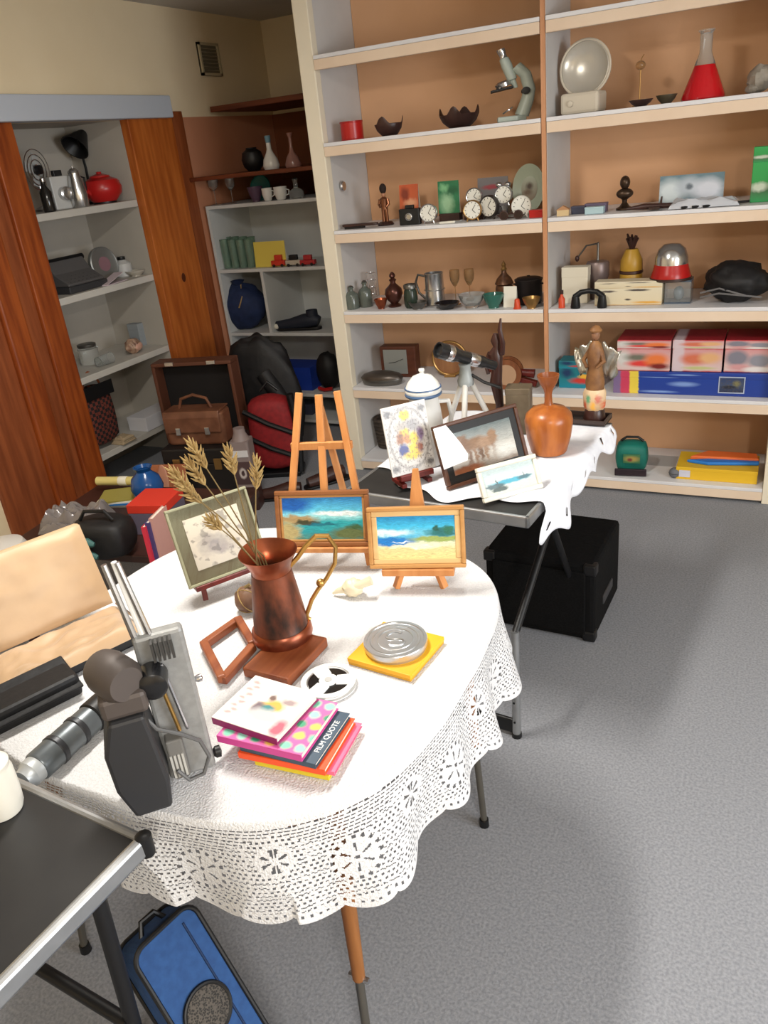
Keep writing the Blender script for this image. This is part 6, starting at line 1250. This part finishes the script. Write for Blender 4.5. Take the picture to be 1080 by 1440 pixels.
MB().box(-.040, .040, -.052, -.048, hb2*.34, hb2*.62).build('dark_label', pic('bottle_label', [(0, (70, 50, 52)), (1, (80, 60, 60))], [(.5, .5, .22, .24, (190, 180, 176), .2), (.5, .5, .12, .14, (70, 50, 52), .2)]), t); MB().box(-.042, .042, -.052, -.048, hb2*.68, hb2*.76).build('light_label', mat('light_label', (206, 204, 206), .5), t)
MB().lathe([(.045, hb2*.86), (.03, hb2*.94), (.028, hb2), (0, hb2)], 20).build('cap', mat('grey_sleeve'), t, True)
a_ = P(255, 738, 0); b_ = P(318, 722, 0)
t = T('copper_plaque', 'embossed copper coloured plaque leaning against the black chest', 'plaque', (tr_loc.x-.13, tr_loc.y-.25, 0), math.radians(16))
hq = ht(Vector(t.location), 270, 648)/math.cos(.16)
m = MB(); m.M = Matrix.Rotation(-.16, 4, 'X'); m.box(-.12, .13, 0, .012, 0, hq); m.build('board', mat('copper_panel', (186, 118, 82), .5, .2, c2=(160, 96, 64), scale=6), t, bevel=.004)
for x in (-.05, .05): m = MB(); m.M = Matrix.Rotation(-.16, 4, 'X'); m.box(x-.006, x+.006, -.004, .001, .03, hq-.03); m.build('raised_strip', mat('copper_strip', (170, 104, 76), .4, .4), t, bevel=.002)
m = MB(); m.M = Matrix.Rotation(-.16, 4, 'X'); m.ell((0, -.002, hq*.62), (.03, .006, .09)); m.build('embossed_leaf', mat('pink_copper', (196, 140, 116), .4, .2), t, True)
# ================================================================ on the cubby unit and brown shelf
def qslot(x0, x1, yt, z, Y):
    a = xat(x0, Y, z); b = xat(x1, Y, z); B = Vector(((a+b)/2, Y, z+.0004)); return B, b-a, ht(B, (x0+x1)/2, yt)
ys = YQ
B, w, h = qslot(345, 371, 207, zb, ys+.05)
ves('round_pot', 'small round black pot on the brown alcove shelf', 'pot', B, w, h, [('body', [(0, 0), (.5, 0), (.85, .2), (1, .5), (.85, .8), (.45, .94), (.4, .95)], M_black), ('rim', [(.4, .93), (.5, .96), (.48, 1), (.35, 1), (.35, .94), (.4, .93)], M_black)])
B, w, h = qslot(372, 393, 190, zb, ys+.05)
ves('slim_vase', 'white narrow-necked vase with a blue tip on the brown alcove shelf', 'vase', B, w, h, [('body', [(0, 0), (.8, 0), (.95, .1), (.8, .3), (.4, .5), (.28, .6), (.26, .8)], M_enam), ('tip', [(.26, .79), (.3, .85), (.34, 1), (.28, 1), (.2, .85), (.26, .79)], mat('blue_tip', (110, 150, 170), .3))])
B, w, h = qslot(403, 423, 186, zb, ys+.06)
ves('slim_vase', 'pinkish narrow-necked glass vase on the brown alcove shelf', 'vase', B, w, h, [('body', [(0, 0), (.9, 0), (1, .08), (.7, .3), (.3, .45), (.2, .6), (.2, .9)], mat('pink_glass', (176, 130, 120), .2, trans=.3)), ('tip', [(.2, .88), (.3, .94), (.36, 1), (.3, 1), (.16, .92), (.2, .88)], mat('pink_glass'))])
zq = ZQ[0]
for k, (x0, x1) in enumerate(((298, 311), (322, 334))):
    goblet(['small clear stem glass on the cubby unit nearest the brown wall', 'small clear stem glass on the cubby unit beside the teal platter'][k], qslot(x0, x1, 250, zq, ys+.10), G_clear, 'stem glasses on the cubby unit')
B, w, h = qslot(347, 390, 246, zq, ys+.16)
t = T('teal_platter', 'teal green rounded platter propped on top of the cubby unit', 'platter', B, 0)
q = MB(); q.M = Matrix.Rotation(-.2, 4, 'X') @ Matrix.Translation((0, 0, h*.5)) @ Matrix.Rotation(PI/2, 4, 'X'); q.lathe([(0, 0), (h*.3, 0), (h*.48, .012), (h*.5, .012), (h*.32, -.006), (0, -.006)], 36); q.build('dish', mat('teal_glaze', (36, 120, 118), .3), t, True); q.v = []; q.f = []; q.ring(h*.49, .004, (0, 0, .012), 36, 6); q.build('rim', mat('teal_glaze'), t, True)
B, w, h = qslot(352, 370, 262, zq, ys+.05); dish('small purple bowl before the teal platter', (B, w, h), mat('purple_glaze', (84, 64, 84), .3), name='purple_bowl')
for k, (x0, x1, yt) in enumerate(((371, 384, 264), (388, 404, 262))):
    B, w, h = qslot(x0, x1, yt, zq, ys+.05)
    t = ves('white_cup', ['small plain white cup beside the purple bowl on the cubby unit', 'small plain white cup beside the clear flask on the cubby unit'][k], 'cup', B, w, h, [('body', [(0, 0), (.6, 0), (.7, .06), (.95, .5), (1, 1), (.92, 1), (.85, .5), (.5, .12), (0, .12)], M_enam)], 'white cups on the cubby unit'); MB().tube([(w*.45, 0, h*.8), (w*.75, 0, h*.7), (w*.7, 0, h*.4), (w*.42, 0, h*.3)], .003, 6).build('handle', M_enam, t, True)
bottle('clear glass flask bottle on the cubby unit beside the post', qslot(409, 427, 251, zq, ys+.06), G_clear, sh=.35, nk=.3)
z1 = ZQ[1]
kk = 0
for r_ in range(2):
    for c_ in range(4):
        B, w, h = qslot(316+11*c_+4*r_, 327+11*c_+4*r_, 336-4*r_, z1, ys+.06+.09*r_)
        ves('green_tumbler', ['pale green glass tumbler in the front row beside the yellow card', 'pale green glass tumbler in the row behind, beside the yellow card'][r_], 'glass', B, w*.92, h, [('wall', [(0, 0), (.8, 0), (.85, .03), (1, 1), (.9, 1), (.74, .08), (0, .08)], mat('green_tint', (176, 206, 186), .1, trans=.75)), ('rim', [(.9, .98), (1.02, .985), (1.02, 1), (.9, 1), (.9, .98)], mat('green_tint'))], 'green tumblers in the cubby')
card('plain yellow folded card standing in the upper cubby', qslot(360, 403, 339, z1, ys+.05), mat('yellow_sheet', (226, 206, 92), .6), tilt=.08)
for k, (x0, x1, c, l) in enumerate(((384, 402, (206, 60, 40), 'small red toy car beside the yellow card'), (404, 424, (186, 176, 160), 'small pale grey toy car between two red ones'), (424, 444, (170, 34, 40), 'small dark red toy car beside the shelf post'))):
    B, w, h = qslot(x0, x1, 358, z1, ys+.04)
    t = T('toy_car', l, 'toy car', B, .1, 'toy cars in the cubby'); M_c = mat('toy_%d' % k, c, .3); MB().box(-w*.5, w*.5, -.016, .016, .008, h*.55).build('body', M_c, t, bevel=.004); MB().box(-w*.25, w*.28, -.013, .013, h*.55, h).build('cabin', M_c if k != 1 else M_black, t, bevel=.004)
    for sx in (-.3, .3):
        for sy in (-.017, .017): MB().at((sx*w, sy, .009), (PI/2, 0, 0)).lathe([(0, -.003), (.009, -.003), (.009, .003), (0, .003)], 12).build('wheel', M_black, t)
z2 = ZQ[2]
B, w, h = qslot(318, 374, 392, z2, ys+.10)
t = T('navy_bag', 'soft navy blue drawstring bag filling the cubby', 'bag', B, 0)
MB().ell((0, .02, h*.46), (w*.5, .11, h*.47), 26, 18, f=lambda d: 1+.14*noise.noise(d*2.4)).build('body', mat('navy_cloth', (30, 46, 84), .8, c2=(22, 36, 70), scale=20, bump=.3), t, True, ang=3); MB().lathe([(.02, h*.88), (.045, h*.99), (.03, h), (.015, h*.9), (.02, h*.88)], 16).build('gathered_neck', mat('navy_cloth'), t, True); MB().tube([(.02, 0, h*.93), (.06, -.06, h*.7), (.05, -.10, h*.5)], .004, 6).build('drawstring', M_straw, t, True)
B, w, h = qslot(392, 452, 424, z2, ys+.08)
t = T('dark_trainers', 'dark trainer shoe lying in the cubby beside the navy bag', 'shoe', B, .15)
w = min(w, .30)
MB().tube([(-w*.5, 0, .03), (-w*.2, 0, .036), (w*.15, 0, .055), (w*.38, 0, .06), (w*.46, 0, .05)], [.03, .036, .045, .042, .03], 14).build('upper', mat('navy_shoe', (28, 34, 48), .6), t, True); MB().prism([(x, y*.8) for x, y in rrect(w, .09, .04)], 0, .018).build('sole', M_black, t, bevel=.004); MB().lathe([(.038, .08), (.036, .12), (.03, .12), (.03, .08), (.038, .08)], 16, (w*.32, 0, 0)).build('collar', mat('navy_shoe'), t, True); MB().ell((-w*.48, -.01, .03), (.02, .03, .02)).build('toe_cap', CARD, t, True)
z3 = ZQ[3]
B, w, h = qslot(388, 440, 516, z3, ys+.06)
box_t('bright blue storage box in the lower cubby', (B, w, h), .2, mat('bright_blue', (24, 56, 150), .5), 'storage_box', 'box')
B, w, h = qslot(430, 460, 505, z3, ys+.02)
xr_ = min(B.x, xr-.09)
t = T('black_sack', 'black cloth sack with a red lining in the lower cubby', 'sack', (B.x+.05, ys+.06, z3+.0004), 0); MB().ell((0, .06, .12), (.08, .07, .12), 20, 14, f=lambda d: 1+.1*noise.noise(d*3)).build('body', mat('black_cloth'), t, True, ang=3); MB().tube([(-.05, 0, .02), (0, -.015, .014), (.05, 0, .02)], .012, 8).build('red_edge', M_red, t, True)
B, w, h = qslot(345, 384, 505, z3, ys+.10)
t = T('dark_rug_roll', 'rolled dark blanket in the lower cubby beside the blue box', 'blanket', B, 0); q = MB().at((0, .06, .085), (PI/2, 0, 0)); q.lathe([(0, -.12), (.075, -.12), (.085, -.10), (.085, .10), (.075, .12), (0, .12)], 24, sq=lambda a, z: 1+.03*math.cos(5*a)); q.build('roll', mat('black_cloth'), t, True); MB().at((0, .06, .085), (PI/2, 0, 0)).ring(.087, .005, (0, 0, .05), 28, 6).build('tie', M_straw, t, True)
B, w, h = qslot(410, 440, 610, .05, ys+.08)
box_t('small dark carton at the bottom of the cubby unit', (B, min(w, .16), .07), .12, mat('navy_box'), 'carton', 'carton')
# things on the floor below the tall easel
for k, (x, y) in enumerate(((384, 712), (448, 690))):
    B = P(x, y, 0)
    t = T('dark_shoe', ['dark leather shoe on the alcove floor beside the red rucksack', 'dark leather shoe on the alcove floor before the shelf post'][k], 'shoe', (B.x, B.y+.1, 0), .4+.5*k)
    MB().tube([(-.11, 0, .03), (-.04, 0, .034), (.04, 0, .05), (.10, 0, .05)], [.028, .034, .04, .032], 12).build('upper', M_brown, t, True); MB().prism([(x_, y_*.8) for x_, y_ in rrect(.27, .09, .04)], 0, .014).build('sole', M_black, t, bevel=.003)
